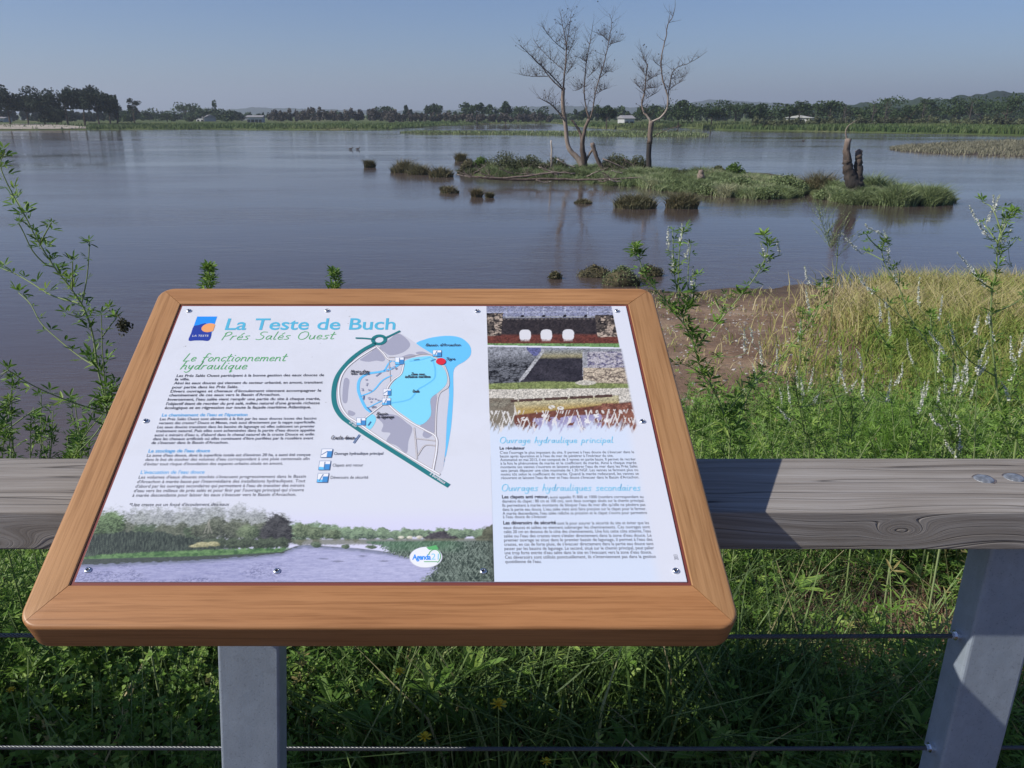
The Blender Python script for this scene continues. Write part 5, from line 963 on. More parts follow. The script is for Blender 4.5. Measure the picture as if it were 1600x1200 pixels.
def right_col(X, Y, U, V):
    n = len(X); Z = lambda *c: np.repeat(col(*c)[None], n, 0); x = (X - 740) * 5.217; y = (Y - 470) * 5.217; nf = fbm(x * .02, y * .03, 4); nc = fbm(x * .05, y * .06, 4); rock = fbm(x * .022, y * .045, 2); hi = fbm(x * .09, y * .15, 3)
    def stones(a, b): return mix(a, b, np.clip((np.abs(rock - .5) * 6 + (hi - .5) * 1.6), 0, 1))
    pale = np.repeat((s2l(np.array([222, 231, 247]) / 255.0) * .9)[None], n, 0); edge = sstep(0, 1, (.812 - U) / .022); colm = mix(np.repeat(WHITE[None], n, 0), pale, edge); C = colm
    grain = (vnoise(x * .16, y * .22) - .5) + (hi - .5)   # fine photographic texture
    A = mix(Z(128, 132, 164), Z(168, 170, 190), nc); A = mix(A, Z(190, 192, 210), .6 * (np.abs(y - 112) < 5)); 
    for px in (265, 400, 568, 742, 925): A = mix(A, Z(200, 204, 220), .7 * (np.abs(x - px) < 4) * (y > 70))
    A = mix(A, mix(Z(34, 30, 34), Z(74, 66, 66), nc), sstep(0, 6, y - 158)); A = mix(A, Z(160, 160, 158), .8 * (np.abs(y - 152) < 5)); A = mix(A, Z(40, 36, 40), ((np.abs((x % 172) - 50) < 12) & (np.abs(y - 146) < 10)) * 1.0)
    A = mix(A, Z(110, 104, 100), .8 * (np.abs(y - 168) < 8) * ((x % 34) < 20) * (x > 240)); A = mix(A, mix(Z(96, 52, 46), Z(128, 74, 60), nf), sstep(0, 25, y - 285 - 12 * (nf - .5)))
    rk = ((x < 238 - (y - 120) * .1) & (y > 118) & (y < 305)) | ((x > 985 + (y - 150) * .12) & (y > 140) & (y < 320)); A = mix(A, mix(stones(Z(32, 28, 28), Z(186, 168, 152)), Z(30, 28, 30), .8 * (nf < .46)), rk * 1.0)
    for px in (417, 590, 768): A = mix(A, Z(238, 236, 240), 1 - sstep(.85, 1.0, (np.abs(x - px) / 48) ** 3 + (np.abs(y - 300) / 46) ** 3)); A = mix(A, Z(190, 170, 166), .7 * ((np.abs(x - px) < 38) & (y > 336) & (y < 352)))
    A = mix(A, mix(Z(98, 128, 84), Z(134, 176, 108), nc), sstep(0, 8, y - 362 - (x - 110) * .006)); b1 = 386 + (x - 110) * .023
    # second picture: culvert between stones
    B = mix(Z(120, 122, 128), Z(176, 178, 186), nc); B = mix(B, stones(Z(18, 18, 22), Z(112, 114, 120)), ((x < 560 - (y - 420) * .75) & (y > 430)) * sstep(440, 540, y)); B = mix(B, Z(88, 92, 150), .8 * ((x > 430) & (x < 545) & (y < 470) & (y < 420 + (x - 430) * .9)))
    hole = (x > 560 - (y - 430) * .72) & (x < 892) & (y > 425); B = mix(B, mix(Z(148, 150, 146), Z(160, 152, 118), sstep(430, 480, y)), hole * 1.0); B = mix(B, mix(Z(34, 32, 40), Z(74, 70, 78), nf), hole * sstep(470, 500, y + 14 * (nc - .5)))
    bm = np.abs(x - (566 - (y - 425) * .745)); B = mix(B, Z(184, 184, 186), (bm < 17) * (y > 420) * (y < 668)); B = mix(B, Z(170, 170, 176), ((x > 884) & (x < 930) & (y > 440) & (y < 640)) * 1.0); B = mix(B, stones(Z(96, 92, 128), Z(190, 184, 190)), ((x > 925) & (y > 440) & (y <= 570)) * 1.0); B = mix(B, stones(Z(120, 106, 96), Z(206, 190, 168)), ((x > 890) & (y > 570)) * 1.0)
    B = mix(B, mix(Z(102, 118, 66), Z(158, 166, 108), nc), sstep(0, 12, y - 672 - 22 * np.abs(x - 600) / 600 + 20 * (x < 380) * 0)); B = mix(B, Z(206, 200, 186), (((x - 910) / 85) ** 2 + ((y - 692) / 20) ** 2 < 1) * 1.0); b2 = 742 - (x - 110) * .004
    # third picture: weir basin among grasses, fading into the column
    Cc = mix(Z(206, 200, 190), Z(222, 214, 200), nc); Cc = mix(Cc, mix(Z(150, 146, 130), Z(120, 104, 88), nf), ((x < 330) & (y > 815)) * 1.0); wy = 838 - (x - 300) * .048
    Cc = mix(Cc, mix(Z(196, 186, 150), Z(184, 156, 92), sstep(20, 90, y - wy)), ((y > wy) & (x > 320 + (y - 830) * .3) & (x < 1180)) * 1.0); Cc = mix(Cc, Z(92, 70, 62), (np.abs(y - wy) < 11) * ((x - 560) % 205 > 14) * (x > 300) * (x < 1130))
    Cc = mix(Cc, mix(Z(92, 52, 44), Z(142, 92, 76), nc), sstep(0, 16, y - 935 + (x - 420) * .11) * (x > 330)); Cc = mix(Cc, mix(Z(140, 130, 170), Z(182, 176, 208), nc), sstep(0, 14, y - 975 + (x - 500) * .065) * ((x > 480) & (x < 1150)) * (nf > .4)); Cc = mix(Cc, mix(Z(110, 60, 50), Z(172, 120, 100), hi), ((x > 1040) & (y > 860)) * sstep(.3, .5, nf))
    st_ = vnoise(x * .10 + y * .035, y * .012 + 3); st2 = vnoise(x * .09 - y * .03, y * .013 + 9); Cc = mix(Cc, Z(238, 234, 230), .85 * ((st_ > .74) | (st2 > .78)) * (y > 900 + 30 * nf)); Cc = mix(Cc, colm, sstep(0, 1, (y - 985 - 120 * (vnoise(x * .06 + y * .03, y * .01) * .7 + .3 * st2 - .2)) / 60))
    for fx, fy in ((580, 960), (410, 985), (1085, 1000), (925, 1010), (705, 900), (635, 890), (1000, 960)): Cc = mix(Cc, Z(240, 238, 236), .9 * (((x - fx) / 28) ** 2 + ((y - fy) / 16) ** 2 < 1) * (hi > .42))
    xr = np.where(y < b1, 1118 + (y - 65) * .21, 1195 + (y - 400) * .2); PIC = np.where((y < b1)[:, None], A, np.where((y < b2)[:, None], B, Cc)); gk = 1 - sstep(860, 980, y); PIC = np.clip(PIC * (1 + (.9 * grain * (PIC.mean(1) < .6) - .12) * gk)[:, None], 0, 1); PIC = mix(PIC, Z(228, 226, 236), (np.abs(y - b1) < 6) * 1.0)
    fade = 1 - sstep(-12, 12, x - xr) * np.where(y < b1, 1, 1.0); fade = np.where(y < b1, (x < xr) * 1.0, fade); return np.where((y < 1130)[:, None], mix(colm, PIC, fade), colm)
uL = uv(767, 700)[0]
paint_grid('photograph', uR + .0002, PW - .0005, .0002, PH - .0004, .0011, right_col, 1, 'pale blue column with three printed photographs of sluices at its top')
# ---------------------------------------------------------------- fence: handrail, posts, cables
RY, RZ = 1.305, EYE - .626 - .036
fence = thing('fence', (1.01, 1.33, 0), 'weathered grey timber handrail fence with galvanised posts and steel cables, behind the information board', 'fence')
FL = Vector(fence.location)
def under(o, par_loc=FL): o.location = Vector(o.location) - par_loc; return o
g = Geo(); nx = 80; xs = np.linspace(-3.4, 5.2, nx); hw_, hh_, b_ = .11, .036, .004; ring = []
for cx, cy, a0 in ((hw_ - b_, hh_ - b_, 0), (-hw_ + b_, hh_ - b_, 90), (-hw_ + b_, -hh_ + b_, 180), (hw_ - b_, -hh_ + b_, 270)): ring += [(cx + b_ * math.cos(math.radians(a0 + k * 30)), cy + b_ * math.sin(math.radians(a0 + k * 30))) for k in range(4)]
ring = np.array(ring); nr = len(ring); V = np.stack([np.concatenate([np.full((nr, 1), x), ring * (1 + .006 * (R.random((nr, 1)) - .5))], 1) for x in xs]).reshape(-1, 3)
i = np.arange(nx - 1)[:, None] * nr; j = np.arange(nr)[None]; j2 = (j + 1) % nr; g.add(V, np.stack([i + j, i + j2, i + nr + j2, i + nr + j], -1).reshape(-1, 4)[:, ::-1])
g.F += [np.array([list(range(nr))[::-1]]), np.array([list(range((nx - 1) * nr, nx * nr))])]; g.M += [np.array([0]), np.array([0])]
rail = g.build('handrail', M['beam'], fence); rail.location = Vector((0, RY, RZ)) - FL
for X, Y in [(1537, 749), (1584, 747)]:
    c = at_z(X, Y, RZ + .036); g = Geo(); a = np.arange(20) * math.pi / 10; prof = [(.0165, -.003), (.0165, .0008), (.0150, .0022), (.010, .0034), (.004, .0039)]
    V = [(r_ * math.cos(t), r_ * math.sin(t), z) for r_, z in prof for t in a]; F = [(k * 20 + q_, k * 20 + (q_ + 1) % 20, (k + 1) * 20 + (q_ + 1) % 20, (k + 1) * 20 + q_) for k in range(4) for q_ in range(20)] + [tuple(range(80, 100))]
    g.add(V, F); o = g.build('bolt', M['bolt'], rail, True); o.location = Vector(c) - Vector((0, RY, RZ)); o.rotation_euler = (.05, -.06, 0)
    g = Geo(); g.tube([(0, 0, -.003), (0, 0, .0006)], .0195, 18, lump=.12); w_ = g.build('rust_stain', M['rust'], o, False)
def post(x):
    g = Geo(); bevel_box(g, (-.0575, -.0325, -.15), (.0575, .0325, .951), .007); o = g.build('post', M['galv'], fence); o.location = Vector((x, 1.3045, 0)) - FL; o['label'] = 'galvanised rectangular steel post'
    g = Geo(); g.box((-.075, -.028, .9515), (.075, .06, .9518)); 
    for z in (.703, .435, .158):
        g = Geo(); g.tube([(-.0655, 0, z), (-.0575, 0, z)], .010, 10); g.tube([(-.073, 0, z), (-.0655, 0, z)], .0065, 6); g.build('cable_fitting', M['steel'], o)
for x in (1.004, -1.22, 3.22): post(x)
for z in (.695, .427, .15):
    g = Geo(); L = np.arange(-2.8, 4.2, .0045); k6 = 5
    for s_ in range(k6):
        ph = 2 * math.pi * (L / .042 + s_ / k6); g.tube(np.stack([L, .0026 * np.cos(ph), .0026 * np.sin(ph) - .004 * np.cos(L * 1.42 - .2)], 1), .0020, 4, cap=False)
    o = g.build('cable', M['cable'], fence, True); o.location = Vector((0, 1.3045, z + .008)) - FL

# ---------------------------------------------------------------- plants beyond the fence
def leaflet(l, w, fold=.25):             # two quads folded on the midrib, pointing +y
    V = np.array([(0, 0, 0), (-w * .42, l * .32, fold * w * .5), (-w * .36, l * .74, fold * w * .4), (0, l, -.04 * l), (w * .36, l * .74, fold * w * .4), (w * .42, l * .32, fold * w * .5)])
    return V, np.array([[0, 3, 2, 1], [0, 5, 4, 3]])
def rotz(a): c, s_ = math.cos(a), math.sin(a); return np.array([[c, -s_, 0], [s_, c, 0], [0, 0, 1]])
def rotx(a): c, s_ = math.cos(a), math.sin(a); return np.array([[1, 0, 0], [0, c, -s_], [0, s_, c]])
def trifoliate(l=1.0, w=.42, pet=.6):
    V = []; F = []; n = 0; lv, lf = leaflet(l, w)
    for a, d in ((0, pet + .12), (1.05, pet), (-1.05, pet)):
        q = lv @ rotx(.25).T @ rotz(a).T + (0, d, .06); V.append(q); F.append(lf + n); n += 6
    V.append(np.array([(-.025, 0, 0), (.025, 0, 0), (.018, pet + .12, .06), (-.018, pet + .12, .06)])); F.append(np.array([[0, 1, 2, 3]]) + n)
    return np.concatenate(V), np.concatenate(F)
TRV, TRF = trifoliate()
TRI_ROUND = trifoliate(.8, .75, .5); TRI_NARROW = trifoliate(1.25, .24, .3)
def rand_rot(N, tilt=.9):
    a = R.random(N) * 2 * math.pi; b = (R.random(N) - .35) * tilt; c = (R.random(N) - .5) * 1.2
    ca, sa, cb, sb, cc, sc_ = np.cos(a), np.sin(a), np.cos(b), np.sin(b), np.cos(c), np.sin(c); z = np.zeros(N); o_ = np.ones(N)
    A = np.stack([ca, -sa, z, sa, ca, z, z, z, o_], 1).reshape(N, 3, 3); B = np.stack([o_, z, z, z, cb, -sb, z, sb, cb], 1).reshape(N, 3, 3); C = np.stack([cc, z, sc_, z, o_, z, -sc_, z, cc], 1).reshape(N, 3, 3)
    return A @ B @ C
def sprigs(g, P, H, leaf=.02, per=14, dens=None):    # leafy stems: leaves m=0, stems m=1
    if dens is None:                     # patches of three kinds of plant
        kind = fbm(P[:, 0] * 1.1 + 60, P[:, 1] * 1.1) + .10 * (R.random(len(P)) - .5); a_ = kind < .44; b_ = kind > .57
        sprigs(g, P[a_], H[a_] * .8, leaf * .68, per + 4, TRI_ROUND); sprigs(g, P[b_], H[b_] * 1.15, leaf * 1.25, per - 3, TRI_NARROW); P = P[~a_ & ~b_]; H = H[~a_ & ~b_]; dens = (TRV, TRF)
    N = len(P); a = R.random(N) * 6.283; ln = (R.random(N) * .55 + .1)[:, None]; d = np.stack([np.cos(a), np.sin(a), 0 * a], 1)
    pos = lambda t: P[:, None] + (d * ln)[:, None] * (H[:, None] * t ** 1.4)[..., None] + np.array([0, 0, 1.0]) * (H[:, None] * t * (1 - .15 * t))[..., None]
    t = np.clip((np.arange(per)[None] + R.random((N, per))) / per, .12, 1); Q = pos(t).reshape(-1, 3); base = R.random(N) * .5
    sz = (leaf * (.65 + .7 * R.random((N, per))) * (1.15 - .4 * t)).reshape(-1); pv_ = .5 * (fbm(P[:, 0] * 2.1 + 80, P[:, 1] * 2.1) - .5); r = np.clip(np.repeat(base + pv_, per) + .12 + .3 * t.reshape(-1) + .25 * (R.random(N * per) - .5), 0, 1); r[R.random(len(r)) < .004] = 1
    g.inst(dens[0], dens[1], rand_rot(N * per, 1.3) * sz[:, None, None], Q, r, 0)
    for k in range(4):                   # stem as four crossed narrow quads
        p = pos(np.array([[k / 4.0]]))[:, 0]; q = pos(np.array([[(k + 1) / 4.0]]))[:, 0]; s_ = np.stack([-np.sin(a), np.cos(a), 0 * a], 1) * .0016; V = np.stack([p - s_, p + s_, q + s_ * .8, q - s_ * .8], 1).reshape(-1, 3)
        g.add(V, np.array([[0, 1, 2, 3]]) + (np.arange(N) * 4)[:, None], np.repeat(base, 4), 1)
def pts_in(N, x0, x1, y0, y1, mask=None):
    P = np.stack([R.uniform(x0, x1, N), R.uniform(y0, y1, N)], 1)
    if mask is not None: P = P[mask(P[:, 0], P[:, 1])]
    return np.concatenate([P, ground_z(P[:, 0], P[:, 1])[:, None] - .01], 1)
BP = [(at_z(1280, 950, .12), .30), (at_z(1432, 893, .2), .30), (at_z(1550, 1000, .1), .16), (at_z(1190, 1090, .1), .12), (at_z(560, 1110, .1), .14)]
def bare(x, y): return np.any([np.hypot((x - c[0]), (y - c[1]) * 1.0) < r_ * (.5 + 1.0 * fbm(x * 5, y * 5)) for c, r_ in BP], axis=0)
def soil_edge(y): return .66 + .47 * y      # bare soil lies left of this line on the bank
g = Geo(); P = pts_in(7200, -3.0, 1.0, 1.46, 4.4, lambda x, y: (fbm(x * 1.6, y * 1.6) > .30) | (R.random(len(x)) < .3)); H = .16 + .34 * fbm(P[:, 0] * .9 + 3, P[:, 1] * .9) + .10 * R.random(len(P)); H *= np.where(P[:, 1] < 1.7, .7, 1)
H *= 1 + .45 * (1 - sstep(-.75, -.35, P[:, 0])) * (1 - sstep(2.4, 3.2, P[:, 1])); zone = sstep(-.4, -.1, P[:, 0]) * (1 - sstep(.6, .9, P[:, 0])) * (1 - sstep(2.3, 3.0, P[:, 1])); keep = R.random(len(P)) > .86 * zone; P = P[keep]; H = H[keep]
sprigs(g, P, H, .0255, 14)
tag(g.build('undergrowth', [M['clover'], M['cloverstem']]), 'dense dark green clover undergrowth below the handrail at left and centre', 'undergrowth', kind='stuff')
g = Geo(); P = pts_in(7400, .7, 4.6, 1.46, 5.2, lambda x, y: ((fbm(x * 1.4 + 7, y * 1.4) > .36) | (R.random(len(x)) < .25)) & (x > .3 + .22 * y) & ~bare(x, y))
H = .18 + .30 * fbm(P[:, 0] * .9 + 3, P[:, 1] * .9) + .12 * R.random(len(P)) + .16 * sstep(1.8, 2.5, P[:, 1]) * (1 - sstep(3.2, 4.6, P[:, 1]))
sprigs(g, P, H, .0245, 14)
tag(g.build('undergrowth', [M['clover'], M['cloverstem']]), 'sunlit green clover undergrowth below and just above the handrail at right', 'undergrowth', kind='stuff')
g = Geo(); P = pts_in(15000, -.9, 2.4, 1.45, 4.6, lambda x, y: fbm(x * 1.7 + 5, y * 1.7) > .44); N = len(P); blades(g, P, .16 + .36 * R.random(N) ** 1.3, .003 + .006 * R.random(N) ** 2, .9, np.clip(.42 + .6 * (R.random(N) - .5) + .5 * (R.random(N) < .12), 0, 1))
P = pts_in(5200, -.25, .95, 1.5, 3.0); N = len(P); blades(g, P, .22 + .34 * R.random(N), .0035 + .005 * R.random(N), .7, np.clip(.08 + .5 * R.random(N) ** 2 + .5 * (R.random(N) < .07), 0, 1))  # darker blades below the board, the shade there put into their colour
P = pts_in(420, -3, 3.5, 1.45, 4.2); N = len(P)
for p_ in P[:420]: a = R.random() * 6.28; L = R.uniform(.12, .4); e_ = p_ + (math.cos(a) * L, math.sin(a) * L, R.uniform(.02, .5)); s0 = p_ + (0, 0, R.uniform(0, .25)); g.tube([s0, (s0 + e_) / 2 + (0, 0, .02), e_], [.0018, .0014, .0008], 4, R.uniform(.7, 1), cap=False)
P = pts_in(1200, -3.2, -1.2, 1.45, 4.2); N = len(P); blades(g, P, .12 + .28 * R.random(N), .004 + .003 * R.random(N), .8, np.clip(.4 + .5 * (R.random(N) - .5) + .4 * (R.random(N) < .08), 0, 1))
tag(g.build('long_grass', M['grass']), 'long green grass blades growing through the undergrowth', 'grass', kind='stuff')
g = Geo(); P = pts_in(430, -2.6, 3.8, 1.5, 3.6); P[:, 2] += .10 + .22 * R.random(len(P)); lv, lf = leaflet(1.0, .34)
for k in range(6):                       # broad-leaved docks and plantains
    N = len(P); a = k * 1.05 + R.random(N); ca, sa, z_, o_ = np.cos(a), np.sin(a), np.zeros(N), np.ones(N); A_ = np.stack([ca, -sa, z_, sa, ca, z_, z_, z_, o_], 1).reshape(N, 3, 3); el = .2 + .8 * R.random(N); B_ = np.stack([o_, z_, z_, z_, np.cos(el), -np.sin(el), z_, np.sin(el), np.cos(el)], 1).reshape(N, 3, 3)
    g.inst(lv, lf, A_ @ B_ * ((.045 + .06 * R.random(N))[:, None, None]), P, np.clip(.35 + .6 * R.random(N), 0, 1))
tag(g.build('broad_leaves', M['clover']), 'broad green leaves scattered through the undergrowth', 'undergrowth', kind='stuff')
# meadow of dry and green grass on the bank at right
g = Geo(); P = pts_in(135000, 1.0, 13.5, 2.6, 15.2, lambda x, y: (x > soil_edge(y) + 1.6 * (fbm(x * 1.2, y * 1.2) - .5) - 1.6 * R.random(len(x)) ** 4) & (y < shore_y(x) - .15 + .0 * x) & (R.random(len(x)) < np.interp(y, [2.6, 5, 9, 15], [1, 1, .8, .7])))
N = len(P); f1 = fbm(P[:, 0] * .7 + 11, P[:, 1] * .7); gold = sstep(6.5, 10.5, P[:, 1] + 1.6 * (f1 - .5)) ; H = (.14 + .26 * fbm(P[:, 0] * .8, P[:, 1] * .8 + 20)) * (.6 + .7 * R.random(N)) * (1 + .35 * gold)
r = np.clip(.20 + .40 * gold + .9 * (f1 - .45) + .55 * (R.random(N) - .45), 0, 1); blades(g, P, H, .0045 + .0009 * P[:, 1], .8, r)
P = pts_in(1500, 1.5, 6, 2.7, 5.6); sprigs(g, P, .20 + .22 * R.random(len(P)), .034, 12); P = pts_in(1500, 1.5, 11, 3.6, 11, lambda x, y: (x > soil_edge(y) - .2) & (fbm(x * .9 + 50, y * .9) > .46)); sprigs(g, P, .16 + .26 * R.random(len(P)), .03, 12)
g.M[-1][:] = 0
for q_ in g.M[-5:]: q_[q_ == 1] = 0
_n0 = 2
g.M = [np.zeros_like(q_) if i_ < _n0 else np.full_like(q_, 1) for i_, q_ in enumerate(g.M)]
P = pts_in(1400, 1.8, 12.5, 3.2, 13.8, lambda x, y: (x > soil_edge(y) + .2)); N = len(P); blades(g, P, .35 + .35 * R.random(N), .007, .5, .55 + .45 * R.random(N)); g.M[-1][:] = 0; g.M[-2][:] = 0
tag(g.build('meadow_grass', [M['drygrass'], M['clover']]), 'tan and green meadow grass covering the bank at right', 'grass', kind='stuff')
g = Geo(); P = pts_in(4200, 1.0, 6.5, 4.0, 14, lambda x, y: (x < soil_edge(y) + .6) & (x > 1.2 + .12 * y) & (fbm(x * 2.2, y * 2.2) > .50) & (y < shore_y(x) - .4)); N = len(P); blades(g, P, .05 + .10 * R.random(N), .012, 1.0, .2 + .8 * R.random(N))
tag(g.build('sparse_grass', M['drygrass']), 'sparse short grass tufts scattered on the bare soil', 'grass', kind='stuff')
# pebbles
g = Geo(); ph = (1 + 5 ** .5) / 2; iv = np.array([(-1, ph, 0), (1, ph, 0), (-1, -ph, 0), (1, -ph, 0), (0, -1, ph), (0, 1, ph), (0, -1, -ph), (0, 1, -ph), (ph, 0, -1), (ph, 0, 1), (-ph, 0, -1), (-ph, 0, 1)]) / 1.9 * np.array([1, .8, .5])
fi = np.array([[0, 11, 5], [0, 5, 1], [0, 1, 7], [0, 7, 10], [0, 10, 11], [1, 5, 9], [5, 11, 4], [11, 10, 2], [10, 7, 6], [7, 1, 8], [3, 9, 4], [3, 4, 2], [3, 2, 6], [3, 6, 8], [3, 8, 9], [4, 9, 5], [2, 4, 11], [6, 2, 10], [8, 6, 7], [9, 8, 1]])
P = pts_in(5200, -2.5, 4.5, 1.4, 13.8, lambda x, y: ((fbm(x * .8 + 31, y * .8) > .42) | (y > 6)) & (y < shore_y(x))); N = len(P); S_ = (.006 + .02 * R.random(N) ** 3) * np.interp(P[:, 1], [2, 10], [1, 1.3])
g.inst(iv, fi, rand_rot(N, .6) * S_[:, None, None], P + (0, 0, .008), R.random(N)); tag(g.build('pebbles', M['stone']), 'scattered pale pebbles on the soil of the bank', 'pebbles', kind='stuff')

for k, (X, Y, r_, lab) in enumerate([(1252, 962, .055, 'large pale stone in the bare patch below the handrail, left of the post'), (1290, 938, .04, 'smaller pale stone right of the large one in the bare patch below the handrail'), (1272, 985, .03, 'small grey stone just above the upper cable below the bare patch')]):
    c = at_z(X, Y, .06); z0 = float(ground_z(c[0], c[1])); g = Geo(); V_ = iv * np.array([1.5, 1.5, 1.2]) * r_ * (1 + .3 * (R.random((12, 1)) - .5)); g.add(V_, fi, .9); o = g.build('stone', M['stone'], origin=(0, 0, 0)); o.location = (c[0], c[1], z0 + .02 + r_ * .3); o.rotation_euler.z = k; tag(o, lab, 'stone', 'stones below the handrail')
g = Geo(); P = np.concatenate([pts_in(900, c[0] - r_, c[0] + r_, c[1] - r_, c[1] + r_) for c, r_ in BP[:2]]); N = len(P); blades(g, P + np.array([0, 0, .01]) , .10 + .12 * R.random(N), .004, 2.2, .55 + .45 * R.random(N)); tag(g.build('dead_grass', M['deadgrass']), 'flattened reddish brown dead grass in the gaps of the undergrowth', 'grass', kind='stuff')

# tall flowering plants, every one a thing: stems and spikes traced from the photo, then given depth
def spike(g, A, B, dense=1.0):           # raceme of small white flowers
    A = np.array(A); B = np.array(B); L = np.linalg.norm(B - A); S_ = smooth_path([A, (A + B) / 2 + R.normal(size=3) * L * .04, B], 6); g.tube(S_, np.linspace(.0009, .0005, len(S_)), 4, .1, cap=False)
    n = int(L / .0011 * dense); t = np.sort(R.random(n)) ** .9; i = t * (len(S_) - 1); i0 = np.minimum(i.astype(int), len(S_) - 2); C = S_[i0] + (S_[i0 + 1] - S_[i0]) * (i - i0)[:, None]
    rad = .0052 * (1 - .7 * t); d = R.normal(size=(n, 3)); d /= np.linalg.norm(d, axis=1)[:, None]; C = C + d * rad[:, None]
    leafquads(g, C, .0085 * (1 - .45 * t), np.clip(.85 - .8 * (t > .8) * R.random(n) + .2 * (R.random(n) - .5), 0, 1))
def tall_plant(name, label, cat, stems, spikes, D, group, leaf=.026, gap=.026, dspread=.25, stem_r=.0032, base_px=None, leafy=True, petal='petal', spread_ground=True):
    paths = []
    for k, s_ in enumerate(stems):
        d0 = D + (R.random() - .5) * .06; dd = (R.random() - .5) * dspread; P = np.array([at_y(x, y, d0 + dd * (i_ / max(1, len(s_) - 1))) for i_, (x, y) in enumerate(s_)]); paths.append([P, k])
    # join every branch to the nearest point of an earlier stem; first stem goes to the ground
    main = paths[0][0]; gp = main[0].copy(); gp[2] = float(ground_z(gp[0], gp[1])) - .01; gp[0] += .03
    if main[0][2] - gp[2] > .02: paths[0][0] = main = np.vstack([gp, main])
    allp = smooth_path(main, 6); S_ = [allp]; org = gp
    for P, k in paths[1:]:
        j = np.argmin(np.linalg.norm(allp[:, [0, 2]] - P[0][[0, 2]], axis=1)); near = allp[j]
        if np.linalg.norm(near[[0, 2]] - P[0][[0, 2]]) < .10: P = P + np.linspace(1, 0, len(P))[:, None] * (near - P[0]) * np.array([1, 1, 1]); 
        else:
            q0 = P[0].copy(); q0[2] = float(ground_z(q0[0], q0[1])) - .01; P = np.vstack([q0, P])
        Q = smooth_path(P, 6); S_.append(Q); allp = np.vstack([allp, Q])
    t = thing(name, tuple(org), label, cat, group); gs = Geo(); gl = Geo()
    for k, Q in enumerate(S_):
        L = np.linalg.norm(np.diff(Q, axis=0), axis=1).sum(); r0 = stem_r if k == 0 else stem_r * .55; gs.tube(Q - org, np.linspace(r0, .0011, len(Q)), 6, .35 + .4 * R.random(), cap=False)
        if leafy:
            n = max(3, int(L / gap)); tt = np.linspace(.05, 1, n); i = tt * (len(Q) - 1); i0 = np.minimum(i.astype(int), len(Q) - 2); C = Q[i0] + (Q[i0 + 1] - Q[i0]) * (i - i0)[:, None]
            rep = 1 + (R.random(n) < .35) + (tt > .92) * 3 + (R.random(n) < .22) * 2; C = np.repeat(C, rep, 0); tr = np.repeat(tt, rep); N = len(C); sz = leaf * (.45 + .65 * R.random(N) ** 1.2) * (1.1 - .35 * tr)
            gl.inst(trifoliate(1.1, .33, .45)[0], TRF, rand_rot(N, 1.5) * sz[:, None, None], C - org, np.clip(.58 + .7 * (R.random(N) - .5), 0, 1))
    gs.build('stem', M['cloverstem'], t, True)
    if leafy: gl.build('foliage', M['clover'], t)
    for (x0, y0, x1, y1) in spikes:
        A = at_y(x1, y1, D); B = at_y(x0, y0, D); j = np.argmin(np.linalg.norm(allp[:, [0, 2]] - A[[0, 2]], axis=1)); dy = allp[j][1] - D; A[1] += dy; B[1] += dy + R.normal() * .01
        gp_ = Geo(); spike(gp_, A - org, B - org)
        if np.linalg.norm(allp[j] - A) < .25: gp_.tube(smooth_path([allp[j] - org, (allp[j] + A) / 2 - org + (0, 0, -.008), A - org], 3), .0009, 4, .05, cap=False)
        gp_.build('flower_spike', M[petal], t)
    return t
def zz(pts, ox, oy, sc): return [(ox + x / sc, oy + y / sc) for x, y in pts]
def zs(sp, ox, oy, sc): return [(ox + a / sc, oy + b / sc, ox + c / sc, oy + d / sc) for a, b, c, d in sp]
r6 = (960, 300, 2.5); WG = 'tall white sweet clover plants on the bank'
tall_plant('sweet_clover', 'leafy sweet clover with thin budding branches, nearest the right side of the board', 'wildflower', [zz(s_, *r6) for s_ in [
    [(448, 1050), (430, 880), (380, 760), (340, 700), (310, 600), (275, 520), (220, 460), (165, 385), (115, 320), (98, 262), (75, 215)],
    [(340, 600), (395, 535), (435, 485), (500, 405), (550, 340), (585, 280), (602, 225), (590, 175)], [(272, 520), (255, 450), (240, 370), (232, 290), (228, 150)], [(262, 430), (258, 330), (258, 230), (270, 140)],
    [(285, 470), (300, 400), (296, 300), (298, 205)], [(300, 480), (320, 420), (318, 330)], [(430, 850), (480, 785), (560, 715), (640, 640), (700, 575), (760, 505), (800, 440), (812, 350)], [(345, 700), (300, 680), (245, 665)], [(350, 720), (380, 660), (415, 640)],
    [(440, 900), (500, 840), (540, 760), (600, 720)], [(420, 860), (360, 900), (280, 930), (255, 850)], [(500, 1000), (520, 900), (525, 800), (580, 690)], [(430, 480), (400, 430), (440, 405)]]],
    zs([(225, 145, 232, 240), (272, 130, 262, 200), (300, 200, 296, 260), (535, 180, 572, 250), (585, 165, 605, 225), (76, 195, 84, 250), (497, 520, 503, 620), (550, 540, 556, 600), (805, 315, 830, 400), (325, 300, 318, 420), (245, 240, 240, 330)], *r6), 2.25, WG, .030, .0185)
tall_plant('sweet_clover', 'white flowering sweet clover leaning left, second tallest, right of centre of the bank', 'wildflower', [zz(s_, *r6) for s_ in [
    [(1320, 760), (1270, 660), (1200, 560), (1150, 480), (1110, 370), (1060, 290), (1045, 230), (1055, 180)], [(1050, 275), (1010, 250), (985, 235)], [(1110, 370), (1115, 330), (1100, 290)], [(1060, 240), (1010, 195), (985, 165)], [(1200, 555), (1100, 470), (1015, 395)],
    [(1270, 650), (1230, 600), (1215, 560)]]],
    zs([(938, 175, 1010, 250), (1070, 148, 1092, 285), (1098, 285, 1125, 360), (960, 325, 1018, 398), (1000, 130, 1058, 165), (1230, 545, 1305, 640), (1060, 420, 1075, 455)], *r6), 2.45, WG, .024, .05)
